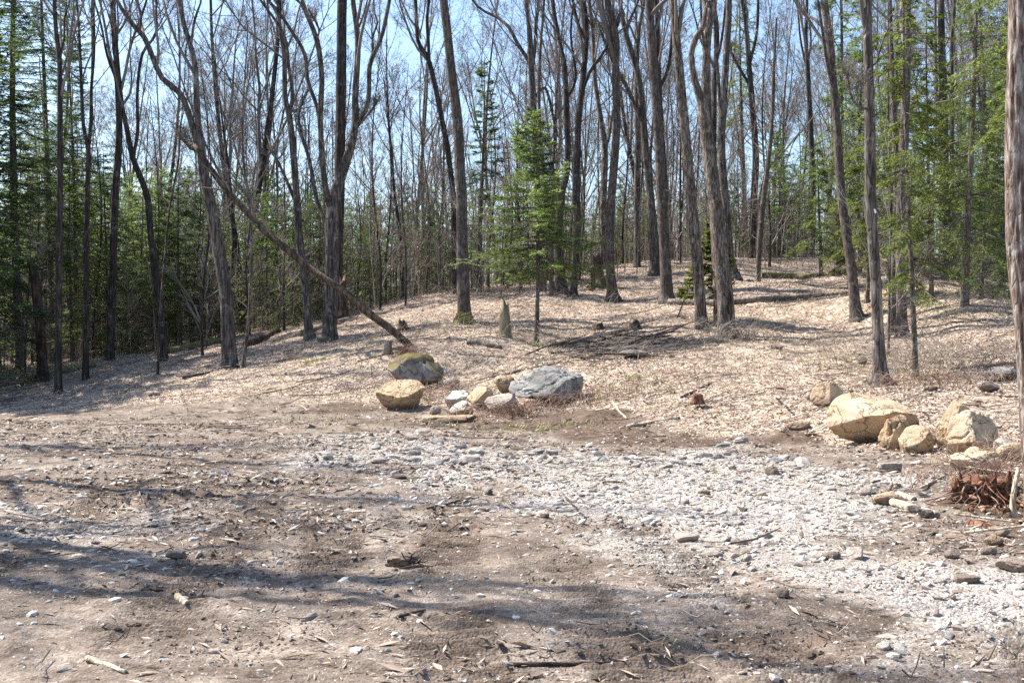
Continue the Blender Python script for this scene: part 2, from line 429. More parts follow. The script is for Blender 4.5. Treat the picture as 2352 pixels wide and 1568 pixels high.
# ------------------------------------------------------------------ the trees that can be told apart (sheet x, y, width in sheet pixels; Y metres away)
# name, label, bark, Y, main stem from the foot up, limbs, options
HERO = [
 ('bare_tree', 'straight dark trunk nearest the clearing among the shaded trees at the left edge', 'dark', 32.0,
  [(134, 912, 18), (133, 772, 16), (137, 616, 15), (142, 490, 14), (145, 281, 12), (142, 141, 11), (134, 78, 10), (130, 0, 9)], [[(141, 140, 6), (152, 90, 5), (150, 40, 4), (160, 0, 3)]], {}),
 ('bare_tree', 'slim dark trunk splitting into three upright stems in the left woods', 'dark', 36.0,
  [(194, 875, 15), (198, 709, 12), (201, 584, 12), (205, 453, 12), (206, 344, 11), (194, 290, 8), (187, 156, 7), (184, 60, 6), (180, 0, 5)],
  [[(206, 350, 8), (219, 281, 7), (225, 219, 7), (240, 125, 6), (246, 0, 5)], [(205, 340, 6), (209, 270, 6), (209, 125, 5), (203, 0, 4)]], {}),
 ('bare_tree', 'thick dark straight trunk standing beside an uprooted root in the left woods', 'dark', 40.0,
  [(250, 832, 21), (253, 780, 17), (256, 709, 17), (261, 569, 17), (264, 437, 17), (270, 312, 15), (266, 187, 13), (262, 120, 10), (256, 0, 8)],
  [[(268, 230, 8), (282, 170, 7), (296, 100, 6), (330, 0, 5)], [(265, 190, 7), (248, 130, 6), (240, 60, 5), (228, 0, 4)]], {}),
 ('bare_tree', 'crooked brown maple bending left above its middle behind a thin sapling', 'dark', 38.0,
  [(377, 833, 17), (372, 740, 15), (359, 631, 16), (347, 553, 14), (336, 459, 15), (325, 422, 14), (300, 359, 13), (287, 297, 12), (276, 240, 10), (268, 150, 8), (262, 60, 6), (258, 0, 5)],
  [[(300, 360, 8), (308, 300, 8), (303, 200, 7), (310, 110, 7), (335, 60, 6), (330, 0, 5)]], {}),
 ('sapling', 'thin leaning sapling stem in front of the crooked brown maple', 'dark', 33.0,
  [(364, 866, 6), (369, 725, 6), (376, 616, 5), (387, 475, 5), (406, 375, 4), (412, 300, 3), (420, 220, 2)], [], {'ks': (14, 3, 2, 0), 'ext': 1.5}),
 ('bare_tree', 'large forked maple with wide root base that props the leaning dead trunk', 'maple', 33.0,
  [(527, 850, 38), (526, 800, 33), (519, 678, 31), (500, 569, 28), (481, 459, 24), (469, 406, 23), (462, 344, 20), (456, 281, 14), (450, 156, 13), (440, 109, 12), (425, 62, 11), (415, 0, 10)],
  [[(466, 360, 16), (447, 305, 15), (431, 250, 14), (415, 215, 14), (378, 184, 13), (359, 140, 13), (341, 94, 12), (319, 69, 11), (281, 9, 7)],
   [(464, 352, 13), (440, 338, 14), (420, 318, 13), (404, 300, 12)], [(440, 105, 6), (449, 55, 6), (462, 25, 5), (472, 0, 4)], [(330, 82, 7), (333, 40, 7), (318, 0, 6)]], {'flare': 0.7}),
 ('sapling', 'slender grey sapling close beside the large forked maple', 'maple', 32.0,
  [(558, 852, 9), (569, 740, 8), (575, 600, 7), (572, 480, 6), (560, 380, 5), (556, 300, 4), (560, 200, 3)], [], {'ks': (14, 3, 3, 0), 'ext': 2}),
 ('bare_tree', 'grey trunk with a gnarled root hollow next to the many-stemmed maple', 'maple', 37.0,
  [(711, 780, 22), (708, 755, 19), (699, 647, 18), (688, 553, 18), (682, 456, 16), (672, 328, 15), (664, 265, 14), (654, 219, 12), (651, 125, 11), (641, 62, 9), (636, 0, 8)],
  [[(664, 262, 9), (674, 220, 9), (668, 160, 8), (660, 90, 7), (600, 0, 5)], [(684, 480, 9), (650, 400, 7), (620, 345, 6), (600, 300, 4)]], {'flare': 0.6}),
 ('bare_tree', 'broad many-stemmed maple opening like a vase left of the centre', 'maple', 36.0,
  [(754, 785, 38), (755, 756, 33), (760, 647, 31), (761, 522, 31), (766, 453, 26), (785, 390, 22), (804, 328, 19), (813, 265, 17), (811, 219, 15), (816, 109, 14), (813, 47, 13), (806, 0, 12)],
  [[(763, 480, 15), (752, 453, 14), (744, 390, 14), (740, 281, 13), (746, 187, 12), (738, 109, 12), (716, 47, 9), (707, 0, 8)],
   [(760, 530, 12), (740, 498, 11), (722, 460, 10), (701, 359, 9), (679, 297, 8), (668, 240, 7), (690, 170, 5)],
   [(742, 300, 8), (732, 250, 9), (710, 187, 9), (704, 131, 9), (676, 81, 8), (638, 25, 7), (615, 0, 6)],
   [(812, 280, 11), (828, 262, 11), (841, 225, 11), (844, 140, 11), (857, 103, 11), (872, 62, 10), (884, 0, 9)],
   [(850, 118, 5), (849, 70, 5), (858, 30, 5), (848, 0, 4)], [(746, 115, 4), (752, 98, 4), (744, 80, 4)], [(812, 290, 5), (850, 250, 5), (872, 215, 4)]], {'flare': 0.6, 'spread': 2.0}),
 ('pine_tree', 'tall dead-straight slate grey pine trunk behind the vase-shaped maple', 'dark', 42.0,
  [(772, 742, 26), (775, 620, 25), (779, 420, 25), (782, 187, 24), (785, 0, 22)], [], {'ext': 9, 'pine': 1}),
 ('bare_tree', 'straight smooth trunk with mossy foot standing alone left of the young spruce', 'smooth', 34.0,
  [(1067, 750, 40), (1066, 725, 31), (1063, 616, 27), (1060, 459, 25), (1057, 406, 24), (1051, 281, 23), (1038, 172, 21), (1026, 62, 20), (1019, 0, 19)], [], {'flare': 0.7, 'moss': 1}),
 ('bare_tree', 'dark trunk forking near the top just behind the straight smooth trunk', 'dark', 44.0,
  [(1046, 672, 15), (1043, 560, 14), (1041, 453, 13), (1032, 375, 13), (1026, 328, 13), (1013, 265, 12), (997, 187, 12), (982, 134, 11), (960, 94, 9), (955, 0, 7)],
  [[(985, 145, 8), (984, 90, 8), (982, 47, 7), (988, 0, 6)]], {}),
 ('bare_tree', 'trunk with a long branch arching left over the top of the young spruce', 'maple', 42.0,
  [(1246, 690, 20), (1240, 520, 17), (1232, 380, 16), (1226, 265, 15), (1220, 156, 14), (1214, 47, 11), (1208, 0, 10)],
  [[(1218, 150, 9), (1208, 132, 9), (1186, 94, 8), (1169, 58, 8), (1144, 31, 7), (1097, 0, 6)], [(1221, 170, 8), (1229, 110, 8), (1231, 60, 8), (1237, 0, 7)], [(1228, 240, 7), (1252, 200, 7), (1272, 260, 6), (1284, 300, 5)]], {'spread': 2}),
 ('bare_tree', 'dark stem with a stout base in the clump behind the young spruce', 'dark', 39.0,
  [(1289, 672, 32), (1287, 630, 25), (1283, 540, 20), (1290, 450, 16), (1304, 380, 14), (1301, 250, 13), (1298, 156, 12), (1286, 90, 9), (1272, 0, 7)],
  [[(1300, 240, 6), (1322, 180, 6), (1310, 90, 5), (1316, 0, 4)]], {'flare': 0.5}),
 ('bare_tree', 'slim grey stem at the left of the clump behind the young spruce', 'maple', 38.6,
  [(1270, 680, 14), (1266, 640, 12), (1266, 560, 11), (1258, 470, 10), (1243, 360, 9), (1238, 250, 8), (1240, 130, 7), (1250, 0, 5)], [], {}),
 ('bare_tree', 'tall dark trunk leaning right that rises behind the young spruce and forks', 'dark', 38.5,
  [(1314, 682, 22), (1317, 660, 17), (1326, 522, 18), (1324, 453, 18), (1329, 281, 15), (1339, 187, 14), (1348, 78, 12), (1342, 0, 10)],
  [[(1337, 210, 8), (1355, 165, 8), (1378, 135, 7), (1404, 95, 5), (1420, 60, 4)], [(1348, 90, 7), (1330, 55, 6), (1316, 0, 6)]], {}),
 ('bare_tree', 'forked brown trunk just left of the smooth reddish leaning one', 'flaky', 46.0,
  [(1388, 622, 17), (1386, 540, 16), (1386, 453, 16), (1389, 344, 14), (1379, 265, 11), (1367, 187, 10), (1362, 90, 9), (1352, 0, 8)],
  [[(1389, 350, 8), (1400, 310, 8), (1410, 250, 7), (1432, 180, 6)]], {}),
 ('bare_tree', 'smooth reddish grey trunk with split hollow base on the slope', 'smooth', 38.0,
  [(1409, 694, 32), (1406, 670, 25), (1401, 616, 21), (1401, 537, 20), (1404, 462, 20), (1411, 375, 19), (1417, 281, 18), (1414, 187, 17), (1414, 94, 17), (1401, 31, 17), (1395, 0, 14)],
  [[(1408, 70, 8), (1422, 40, 8), (1432, 0, 7)]], {'flare': 0.7}),
 ('bare_tree', 'thick trunk with a broad base leaning left, half hidden behind a straight one', 'maple', 43.0,
  [(1507, 632, 30), (1505, 600, 26), (1500, 540, 24), (1495, 453, 18), (1486, 375, 17), (1476, 265, 15), (1464, 172, 14), (1436, 78, 12), (1423, 0, 9)],
  [[(1478, 290, 9), (1445, 215, 9), (1423, 175, 8), (1395, 120, 7), (1372, 60, 5)], [(1438, 84, 8), (1450, 40, 7), (1466, 0, 6)]], {'flare': 0.6, 'spread': 2}),
 ('bare_tree', 'slim grey trunk between the reddish trunk and the thick leaning one', 'maple', 44.5,
  [(1463, 610, 16), (1464, 453, 15), (1464, 312, 14), (1461, 187, 11), (1466, 80, 9), (1480, 0, 7)], [], {}),
 ('bare_tree', 'straight dark brown trunk, left one of the close pair on the slope', 'smooth', 36.0,
  [(1533, 700, 38), (1532, 675, 29), (1528, 584, 25), (1520, 459, 23), (1511, 312, 21), (1503, 203, 20), (1498, 125, 19), (1492, 31, 18), (1490, 0, 17)], [], {'flare': 0.6}),
 ('bare_tree', 'dark forked stem showing close behind the straight dark brown trunk', 'dark', 41.0,
  [(1530, 655, 14), (1526, 420, 13), (1517, 280, 12), (1514, 190, 12), (1510, 90, 10), (1506, 0, 8)], [[(1520, 200, 8), (1534, 160, 8), (1542, 90, 7), (1544, 0, 6)]], {}),
 ('bare_tree', 'flaky barked trunk leaning left beside the hollow burl tree', 'flaky', 31.0,
  [(1613, 762, 34), (1611, 740, 27), (1601, 616, 25), (1586, 459, 24), (1573, 312, 22), (1561, 187, 21), (1551, 94, 19), (1542, 0, 18)], [], {'flare': 0.6}),
 ('bare_tree', 'old hollow tree with a burl and a twisted broken limb', 'flaky', 29.0,
  [(1668, 778, 46), (1667, 755, 38), (1664, 678, 35), (1654, 584, 35), (1642, 459, 31), (1636, 422, 30), (1623, 312, 28), (1616, 255, 26), (1612, 232, 22), (1595, 187, 15), (1586, 131, 14), (1595, 94, 14), (1614, 62, 12), (1618, 25, 8)],
  [], {'flare': 0.5, 'nocrown': 1, 'rough': 0.14, 'jag': 0.5, 'hollow': 1}),
 ('bare_tree', 'tall flaky stem rising straight from behind the burl tree', 'flaky', 31.5,
  [(1652, 752, 24), (1645, 560, 22), (1634, 400, 21), (1626, 280, 20), (1621, 180, 20), (1623, 90, 19), (1634, 0, 17)], [[(1623, 130, 7), (1608, 80, 6), (1600, 0, 5)]], {}),
 ('bare_tree', 'tall pale grey trunk close to the right of the burl tree', 'maple', 38.0,
  [(1688, 645, 28), (1686, 625, 20), (1676, 584, 19), (1667, 475, 18), (1655, 344, 18), (1657, 250, 17), (1664, 125, 15), (1668, 0, 14)], [[(1658, 330, 9), (1651, 200, 8), (1646, 100, 8), (1648, 0, 7)]], {'flare': 0.5}),
 ('bare_tree', 'dark trunk seen between the pale grey trunk and the burl tree', 'dark', 42.0,
  [(1642, 640, 14), (1640, 450, 13), (1639, 312, 12), (1641, 187, 12), (1648, 80, 11), (1640, 0, 9)], [[(1640, 150, 7), (1655, 90, 6), (1660, 0, 5)]], {}),
 ('dead_snag', 'thin leaning dead conifer pole with a broken top', 'fir', 40.0,
  [(1739, 680, 18), (1741, 660, 13), (1743, 584, 13), (1751, 459, 12), (1758, 406, 11), (1768, 312, 9), (1774, 187, 7), (1780, 47, 5)], [], {'flare': 0.7, 'stubs': 60, 'nocrown': 1, 'jag': 0.1}),
 ('bare_tree', 'dark trunk with a leaning fork behind the leaning dead pole', 'dark', 48.0,
  [(1728, 598, 18), (1732, 450, 16), (1736, 360, 15), (1730, 250, 14), (1722, 150, 12), (1714, 60, 10), (1704, 0, 8)], [[(1726, 200, 8), (1700, 150, 7), (1680, 100, 6)], [(1722, 150, 8), (1735, 80, 7), (1732, 0, 6)]], {}),
 ('bare_tree', 'dark trunk rising from the crest of the hill', 'dark', 52.0,
  [(1864, 600, 12), (1868, 450, 12), (1864, 312, 12), (1856, 180, 11), (1850, 90, 9), (1853, 0, 7)], [[(1856, 170, 6), (1840, 90, 5), (1836, 0, 4)]], {}),
 ('bare_tree', 'smooth grey trunk leaning left beyond the cube shaped boulder', 'smooth', 31.0,
  [(1967, 742, 34), (1964, 725, 26), (1955, 616, 22), (1943, 522, 20), (1933, 430, 20), (1924, 281, 18), (1911, 156, 17), (1899, 47, 17), (1893, 0, 16)],
  [[(1918, 220, 8), (1900, 165, 8), (1884, 110, 7), (1862, 20, 6)], [(1905, 90, 7), (1888, 40, 7), (1868, 0, 6)]], {'flare': 0.6}),
 ('bare_tree', 'nearest trunk on the right slope with peeling scar and white blaze', 'maple', 21.5,
  [(2023, 888, 40), (2021, 868, 30), (2018, 772, 27), (2014, 647, 26), (2003, 469, 25), (1999, 312, 24), (1993, 156, 21), (1989, 0, 20)],
  [[(1998, 262, 6), (1970, 252, 5), (1946, 240, 5), (1928, 220, 4), (1915, 190, 3)], [(2003, 150, 4), (2012, 145, 4), (2030, 90, 4), (2060, 40, 3), (2100, 10, 2)]], {'flare': 0.8, 'moss': 0, 'blaze': 1}),
 ('bare_tree', 'tall brown trunk in the thicket behind the peeling trunk', 'smooth', 27.0,
  [(2076, 780, 30), (2074, 740, 24), (2072, 640, 22), (2070, 500, 21), (2075, 330, 21), (2078, 234, 20), (2083, 94, 18), (2086, 0, 17)], [], {'flare': 0.4}),
 ('bare_tree', 'second brown trunk of the thicket, just left of the taller one', 'smooth', 27.6,
  [(2050, 775, 24), (2051, 740, 20), (2054, 640, 18), (2056, 500, 15), (2050, 330, 13), (2044, 200, 11), (2040, 0, 9)], [], {'flare': 0.4}),
 ('sapling', 'very thin bare pole at the left of the brown thicket trunks', 'maple', 24.5,
  [(2042, 818, 6), (2043, 616, 5), (2046, 459, 5), (2044, 300, 4), (2046, 150, 3), (2048, 0, 2)], [], {'ks': (26, 3, 2, 0), 'ext': 0.5, 't0': 0.12}),
 ('bare_tree', 'dark trunk deep among the hemlocks on the right slope', 'dark', 33.0,
  [(2176, 640, 20), (2172, 520, 19), (2170, 406, 19), (2170, 219, 18), (2166, 100, 16), (2164, 0, 14)], [], {}),
 ('bare_tree', 'pale lichen-covered trunk beside the dark one among the hemlocks', 'maple', 34.0,
  [(2190, 630, 12), (2188, 406, 11), (2189, 219, 10), (2186, 100, 9), (2190, 0, 7)], [], {}),
 ('pine_tree', 'big rough-barked pine trunk cut by the right edge', 'pine', 10.5,
  [(2382, 1204, 64), (2381, 1170, 60), (2378, 1080, 58), (2373, 947, 58), (2367, 820, 57), (2359, 700, 57), (2348, 580, 57), (2345, 470, 58), (2343, 300, 58), (2342, 150, 57), (2343, 0, 56)],
  [], {'ext': 9, 'pine': 1, 'sides': 72, 'step': 0.04, 'furrow': 0.13, 'flare': 0.15}),
]
# three dead trunks are built on their own further down; conifers with a foot of their own
CONIFER = [
 # name, label, foot x, foot y, Y, top y, half width (sheet px), clear stem below (0..1), trunk width, needles, whorl, flags
 ('young_spruce', 'young spruce with full green crown on a thin stem in the centre', 1232, 802, 30.0, 248, 195, 0.31, 12, 'needle', 0.125, {'hero': 1, 'seed': 3}),
 ('fir_tree', 'narrow dark fir with a pointed top left of the young spruce', 1100, 676, 45.0, 128, 80, 0.42, 12, 'needle_dark', 0.3, {'seed': 5}),
 ('hemlock_tree', 'hemlock with bright sprays on a thin straight stem beside the peeling trunk', 2103, 864, 22.5, -260, 150, 0.20, 14, 'needle_bright', 0.24, {'seed': 8, 'droop': 1, 'sparse': 1}),
 ('hemlock_tree', 'broad hemlock with drooping branches on the upper right slope', 2215, 700, 28.0, -200, 215, 0.16, 20, 'needle_bright', 0.26, {'seed': 9, 'droop': 1}),
 ('hemlock_tree', 'dense green hemlock near the big pine at the right', 2300, 668, 33.0, 40, 170, 0.10, 16, 'needle', 0.26, {'seed': 10, 'droop': 1}),
 ('hemlock_tree', 'hemlock with green lower branches between the two leaning right trunks', 1992, 690, 31.5, 250, 120, 0.25, 10, 'needle_bright', 0.24, {'seed': 11, 'droop': 1}),
 ('hemlock_tree', 'young hemlock in front of the hill crest, left of the leaning grey trunk', 1886, 640, 39.0, 330, 95, 0.22, 9, 'needle', 0.25, {'seed': 12, 'droop': 1}),
 ('fir_sapling', 'small bright fir sapling between the flaky trunk and the burl tree', 1640, 742, 32.0, 470, 42, 0.25, 5, 'needle_bright', 0.2, {'seed': 13}),
 ('fir_sapling', 'slanting little fir sapling below the straight dark brown trunk', 1556, 735, 32.0, 560, 40, 0.3, 4, 'needle_bright', 0.2, {'seed': 14, 'lean': 0.35}),
 ('hemlock_tree', 'hemlock standing out of view whose green branch hangs in at the top right corner', 2440, 1010, 13.5, -900, 220, 0.42, 40, 'needle_bright', 0.24, {'seed': 15, 'droop': 1}),
 ('hemlock_tree', 'tall hemlock behind the brown thicket trunks', 2045, 668, 34.0, -150, 150, 0.28, 14, 'needle', 0.27, {'seed': 31, 'droop': 1}),
 ('hemlock_tree', 'tall dark hemlock between the pale lichen trunk and the big pine', 2262, 640, 38.0, -150, 190, 0.22, 18, 'needle_dark', 0.28, {'seed': 32, 'droop': 1}),
 ('hemlock_tree', 'slender hemlock left of the pale lichen trunk', 2140, 690, 30.5, -60, 130, 0.18, 11, 'needle_bright', 0.26, {'seed': 33, 'droop': 1}),
 ('hemlock_tree', 'tall pale hemlock rising over the hill crest', 1930, 606, 46.0, -100, 120, 0.3, 12, 'needle', 0.3, {'seed': 34, 'droop': 1}),
 ('pine_tree', 'soft green tall pine behind the pale grey trunk and the burl tree', 1712, 612, 58.0, -40, 95, 0.5, 14, 'needle_bright', 0.34, {'seed': 35, 'droop': 1}),
 ('spruce_tree', 'narrow dark spruce right of the one filling the top left corner', 118, 842, 44.0, -420, 170, 0.24, 16, 'needle_dark', 0.34, {'seed': 36, 'droop': 1}),
 ('hemlock_tree', 'bright hemlock sapling just behind the leaning grey trunk', 1950, 668, 36.0, 380, 85, 0.2, 7, 'needle_bright', 0.24, {'seed': 41, 'droop': 1}),
 ('hemlock_tree', 'low bushy hemlock on the slope left of the big pine', 2255, 690, 31.0, 330, 150, 0.08, 9, 'needle', 0.22, {'seed': 42, 'droop': 1}),
 ('hemlock_tree', 'tall hemlock right behind the leaning grey trunk and hill crest', 1975, 640, 40.0, -60, 130, 0.34, 12, 'needle', 0.28, {'seed': 43, 'droop': 1}),
 ('spruce_tree', 'slim dark spruce next to the slim three-stemmed trunk in the left woods', 172, 836, 46.0, -100, 120, 0.3, 12, 'needle_dark', 0.3, {'seed': 44}),
 ('spruce_tree', 'tall dark spruce filling the top left corner', 48, 850, 41.0, -560, 200, 0.2, 22, 'needle_dark', 0.34, {'seed': 16}),
 ('spruce_tree', 'tall dark spruce cut by the left edge', -25, 862, 39.0, -500, 210, 0.16, 24, 'needle_dark', 0.34, {'seed': 17}),
 ('fir_tree', 'pale green fir rising between the crooked maple and the forked maple', 415, 800, 44.0, 372, 105, 0.1, 9, 'needle', 0.26, {'seed': 18}),
 ('fir_tree', 'shaded fir between the two darkest trunks of the left woods', 165, 838, 42.0, 330, 95, 0.12, 9, 'needle', 0.26, {'seed': 19}),
]
# ------------------------------------------------------------------ terrain
ctrl = []
for h in HERO:
    x, y, _ = h[4][0]
    ctrl.append(at(x, y - 3, h[3]))
for c in CONIFER:
    if 0 < c[2] < 2352:
        ctrl.append(at(c[2], c[3] - 2, c[4]))
for x, y, Y in [(944, 795, 29), (920, 928, 25), (1250, 908, 24), (955, 868, 27), (1160, 772, 29.5), (0, 945, 28), (300, 925, 27), (600, 895, 27), (0, 880, 37), (0, 815, 58),
                (300, 790, 58), (600, 745, 56), (900, 692, 55), (1176, 662, 58), (1500, 612, 56), (1700, 598, 58), (1850, 572, 55), (1960, 585, 50), (2352, 628, 46), (2200, 650, 42), (2352, 700, 33), (2352, 800, 24),
                (2352, 905, 19), (2000, 1018, 17.5), (2220, 1036, 16), (1895, 925, 20), (1620, 900, 22), (1500, 800, 27.5), (1800, 800, 27), (2350, 1120, 12.5), (-400, 830, 45), (-500, 1000, 20), (-800, 800, 70),
                (2800, 950, 17), (2700, 700, 40), (2900, 640, 60), (1176, 990, 20.3), (700, 1000, 19.4), (1700, 995, 19.8)]:
    ctrl.append(at(x, y, Y))
for X in (-12, -6, -2, 2, 6, 12):
    for Y in (-12, 0, 5, 10, 15):
        ctrl.append(np.array([X, Y, 0.0]))
for X in (-60, -30, 0, 30, 60):
    ctrl.append(np.array([X, 85.0, (1.5, 2.0, 4.0, 5.8, 6.0)[(X + 60) // 30]])); ctrl.append(np.array([X, -40.0, 0.0]))
ctrl = np.array(ctrl)
def _tps(d2):
    return 0.5 * d2 * np.log(d2 + 1e-9)
_d2 = ((ctrl[:, None, :2] - ctrl[None, :, :2]) ** 2).sum(2)
_n = len(ctrl)
_A = np.zeros((_n + 3, _n + 3)); _A[:_n, :_n] = _tps(_d2) + np.eye(_n) * 0.6
_A[:_n, _n] = _A[_n, :_n] = 1; _A[:_n, _n + 1:] = ctrl[:, :2]; _A[_n + 1:, :_n] = ctrl[:, :2].T
_w = np.linalg.solve(_A, np.concatenate([ctrl[:, 2], [0, 0, 0]]))
def base_z(x, y):
    x, y = np.asarray(x, float).ravel(), np.asarray(y, float).ravel()
    xc, yc = np.clip(x, -55, 55), np.clip(y, -35, 80)
    out = np.empty(len(x))
    for s in range(0, len(x), 20000):
        e = slice(s, s + 20000)
        d2 = (xc[e, None] - ctrl[None, :, 0]) ** 2 + (yc[e, None] - ctrl[None, :, 1]) ** 2
        out[e] = _tps(d2) @ _w[:_n] + _w[_n] + xc[e] * _w[_n + 1] + yc[e] * _w[_n + 2]
    return out - np.maximum(y - 80, 0) * 0.035

EDGE = np.array([(-30, 30), (-12, 26.6), (-8.7, 25.6), (-5.9, 26), (-3, 24.3), (-1.6, 23.2), (0.2, 21.9), (2.5, 20.6), (4.65, 19.2), (5.3, 16.9), (5.9, 15.0), (6.1, 13.0), (6.6, 10.5), (30, 8)])
def litter_mask(x, y):
    e = np.interp(x, EDGE[:, 0], EDGE[:, 1])
    return smooth(-0.5, 1.2, y - e + 1.6 * fbm2(x * 0.7, y * 0.7, 3, 50))
GPOLY = [(640, 1040), (760, 992), (1000, 1000), (1250, 1026), (1500, 1018), (1700, 1003), (1830, 1042), (2030, 1062), (2120, 1110), (2060, 1160), (2130, 1230), (2352, 1285), (2500, 1300), (2500, 1568), (2180, 1568), (1990, 1430), (1700, 1320), (1450, 1250), (1260, 1200), (1050, 1110), (830, 1075)]
GW = np.array([((px - CX) / F * (CAMZ * F / (py - HY)), CAMZ * F / (py - HY)) for px, py in GPOLY])
def gravel_mask(x, y):
    d = np.full(len(x), 1e9); ins = np.zeros(len(x), bool)
    for i in range(len(GW)):
        a, b = GW[i], GW[(i + 1) % len(GW)]
        ab = b - a
        t = np.clip(((x - a[0]) * ab[0] + (y - a[1]) * ab[1]) / (ab @ ab), 0, 1)
        d = np.minimum(d, np.hypot(x - a[0] - t * ab[0], y - a[1] - t * ab[1]))
        c = ((a[1] > y) != (b[1] > y)) & (x < (b[0] - a[0]) * (y - a[1]) / (b[1] - a[1] + 1e-12) + a[0])
        ins ^= c
    sd = np.where(ins, d, -d)
    g = smooth(-1.2, 1.6, sd + 1.9 * fbm2(x * 1.1, y * 0.9, 5, 60))
    left = 0.5 * smooth(0.0, 0.35, fbm2(x * 0.8, y * 0.7, 3, 61) + 0.12) * smooth(-0.5, -2.2, x) * smooth(14, 10, y)
    return np.maximum(g, left)
TRACKS = [(0.10, 3.5, -1.05, 14.0, 0.46), (1.72, 3.5, 0.75, 13.0, 0.46), (-1.5, 3.5, -2.9, 13.5, 0.46), (-3.0, 3.5, -4.6, 13.5, 0.46), (3.2, 3.5, 2.6, 9.0, 0.42), (-6.5, 9.0, 0.5, 15.5, 0.45), (0.85, 4.6, 0.2, 9.6, 0.5), (-0.7, 6.0, -1.9, 12.0, 0.5), (2.4, 4.0, 3.4, 8.2, 0.45)]
def tread(x, y, lm, gm):
    out = np.zeros(len(x)); cov = np.zeros(len(x))
    for x0, y0, x1, y1, w in TRACKS:
        d = np.array([x1 - x0, y1 - y0]); L = np.hypot(*d); d /= L
        s = (x - x0) * d[0] + (y - y0) * d[1]; c = (x - x0) * d[1] - (y - y0) * d[0] + 0.12 * np.sin(s * 0.6)
        m = smooth(w * 0.62, w * 0.45, np.abs(c)) * smooth(0, 0.5, s) * smooth(L, L - 2, s) * (1 - lm) * (1 - 0.6 * gm)
        m = m * (0.25 + 0.75 * smooth(0.1, 0.4, vn2(x * 1.1 + 5, y * 0.9, 31)))
        rid = np.tanh(1.6 * np.sin(2 * np.pi * (s + 0.05 * fbm2(x * 3, y * 3, 2, 32)) / 0.16))
        k = m > cov
        out = np.where(k, rid * m, out); cov = np.maximum(cov, m)
    return out
def soil_mask(x, y):
    e = np.interp(x, EDGE[:, 0], EDGE[:, 1])
    band = smooth(-2.6, -1.2, y - e) * smooth(1.2, -0.2, y - e) * smooth(-7, -2, x)
    right = smooth(3.6, 4.6, x) * smooth(8.2, 9.0, y) * smooth(14.5, 11.5, y)
    left = 0.75 * smooth(-1.5, -4, x) * smooth(9, 12, y) * smooth(20, 15, y)
    m = np.maximum(np.maximum(band, right), left)
    return np.clip(m * (0.55 + 1.5 * fbm2(x * 0.8, y * 0.8, 4, 45)) + 0.9 * np.clip(fbm2(x * 0.45 + 3, y * 0.45, 4, 46) - 0.05, 0, 1), 0, 1)
def micro(x, y, gm=None, lm=None):
    lm = litter_mask(x, y) if lm is None else lm
    gm = gravel_mask(x, y) if gm is None else gm
    z = 0.055 * fbm2(x * 0.6, y * 0.6, 3, 1) * (1 + 1.4 * lm) + 0.028 * fbm2(x * 2.6, y * 2.6, 4, 2) * (1 + 0.9 * lm)
    lump = np.clip(fbm2(x * 6, y * 6, 3, 4) - 0.08, 0, 1)
    z = z + 0.045 * lump * (1 - lm) * (1 - 0.6 * gm) * smooth(0.3, 0.6, vn2(x * 0.6, y * 0.6, 9))
    for x0, y0, x1, y1, w in TRACKS:
        d = np.array([x1 - x0, y1 - y0]); L = np.hypot(*d); d /= L
        s = (x - x0) * d[0] + (y - y0) * d[1]; c = (x - x0) * d[1] - (y - y0) * d[0] + 0.12 * np.sin(s * 0.6)
        m = smooth(w * 0.62, w * 0.45, np.abs(c)) * smooth(0, 0.5, s) * smooth(L, L - 2, s) * (1 - lm) * (1 - 0.6 * gm)
        m = m * (0.25 + 0.75 * smooth(0.1, 0.4, vn2(x * 1.1 + 5, y * 0.9, 31)))
        rid = np.sin(2 * np.pi * (s + 0.05 * fbm2(x * 3, y * 3, 2, 32)) / 0.16)
        z = z + m * (0.030 * np.tanh(rid * 1.6) * (0.5 + vn2(x * 4, y * 4, 77)) - 0.02) + 0.02 * smooth(0.12, 0.0, np.abs(np.abs(c) - w * 0.6)) * m
    return z
def gz(x, y):
    x, y = np.atleast_1d(np.asarray(x, float)), np.atleast_1d(np.asarray(y, float))
    return base_z(x, y) + micro(x, y)
def gz1(x, y):
    return float(gz([x], [y])[0])

def axis(segs):
    out = [segs[0][0]]
    for a, b, s in segs:
        n = max(1, int(round((b - a) / s))); out += list(np.linspace(a, b, n + 1)[1:])
    return np.array(out)
xs = axis([(-500, -120, 60), (-120, -40, 6), (-40, -18, 0.8), (-18, -8, 0.16), (-8, -3.5, 0.065), (-3.5, 3.5, 0.042), (3.5, 8, 0.06), (8, 18, 0.16), (18, 40, 0.8), (40, 120, 6), (120, 500, 60)])
ys = axis([(-120, -20, 20), (-20, 2, 1.2), (2, 4.6, 0.12), (4.6, 9, 0.026), (9, 13, 0.042), (13, 20, 0.075), (20, 42, 0.13), (42, 70, 0.5), (70, 120, 3), (120, 700, 60)])
gx, gy = np.meshgrid(xs, ys)
fx, fy = gx.ravel(), gy.ravel()
gm, lm = gravel_mask(fx, fy), litter_mask(fx, fy)
fz = base_z(fx, fy) + micro(fx, fy, gm, lm)
nx, ny = len(xs), len(ys)
q = (np.arange(ny - 1)[:, None] * nx + np.arange(nx - 1)[None, :]).ravel()
G = Geo(); G.add(np.column_stack([fx, fy, fz]), np.stack([q, q + 1, q + nx + 1, q + nx], -1))
trd, soilm = tread(fx, fy, lm, gm), soil_mask(fx, fy)
m, nt, b = mat('forest_ground'); n = NT(nt)
v = n.coord('Object', rnd=False)
at_g = n.node('ShaderNodeAttribute', attribute_name='gravel').outputs['Fac']
at_l = n.node('ShaderNodeAttribute', attribute_name='litter').outputs['Fac']
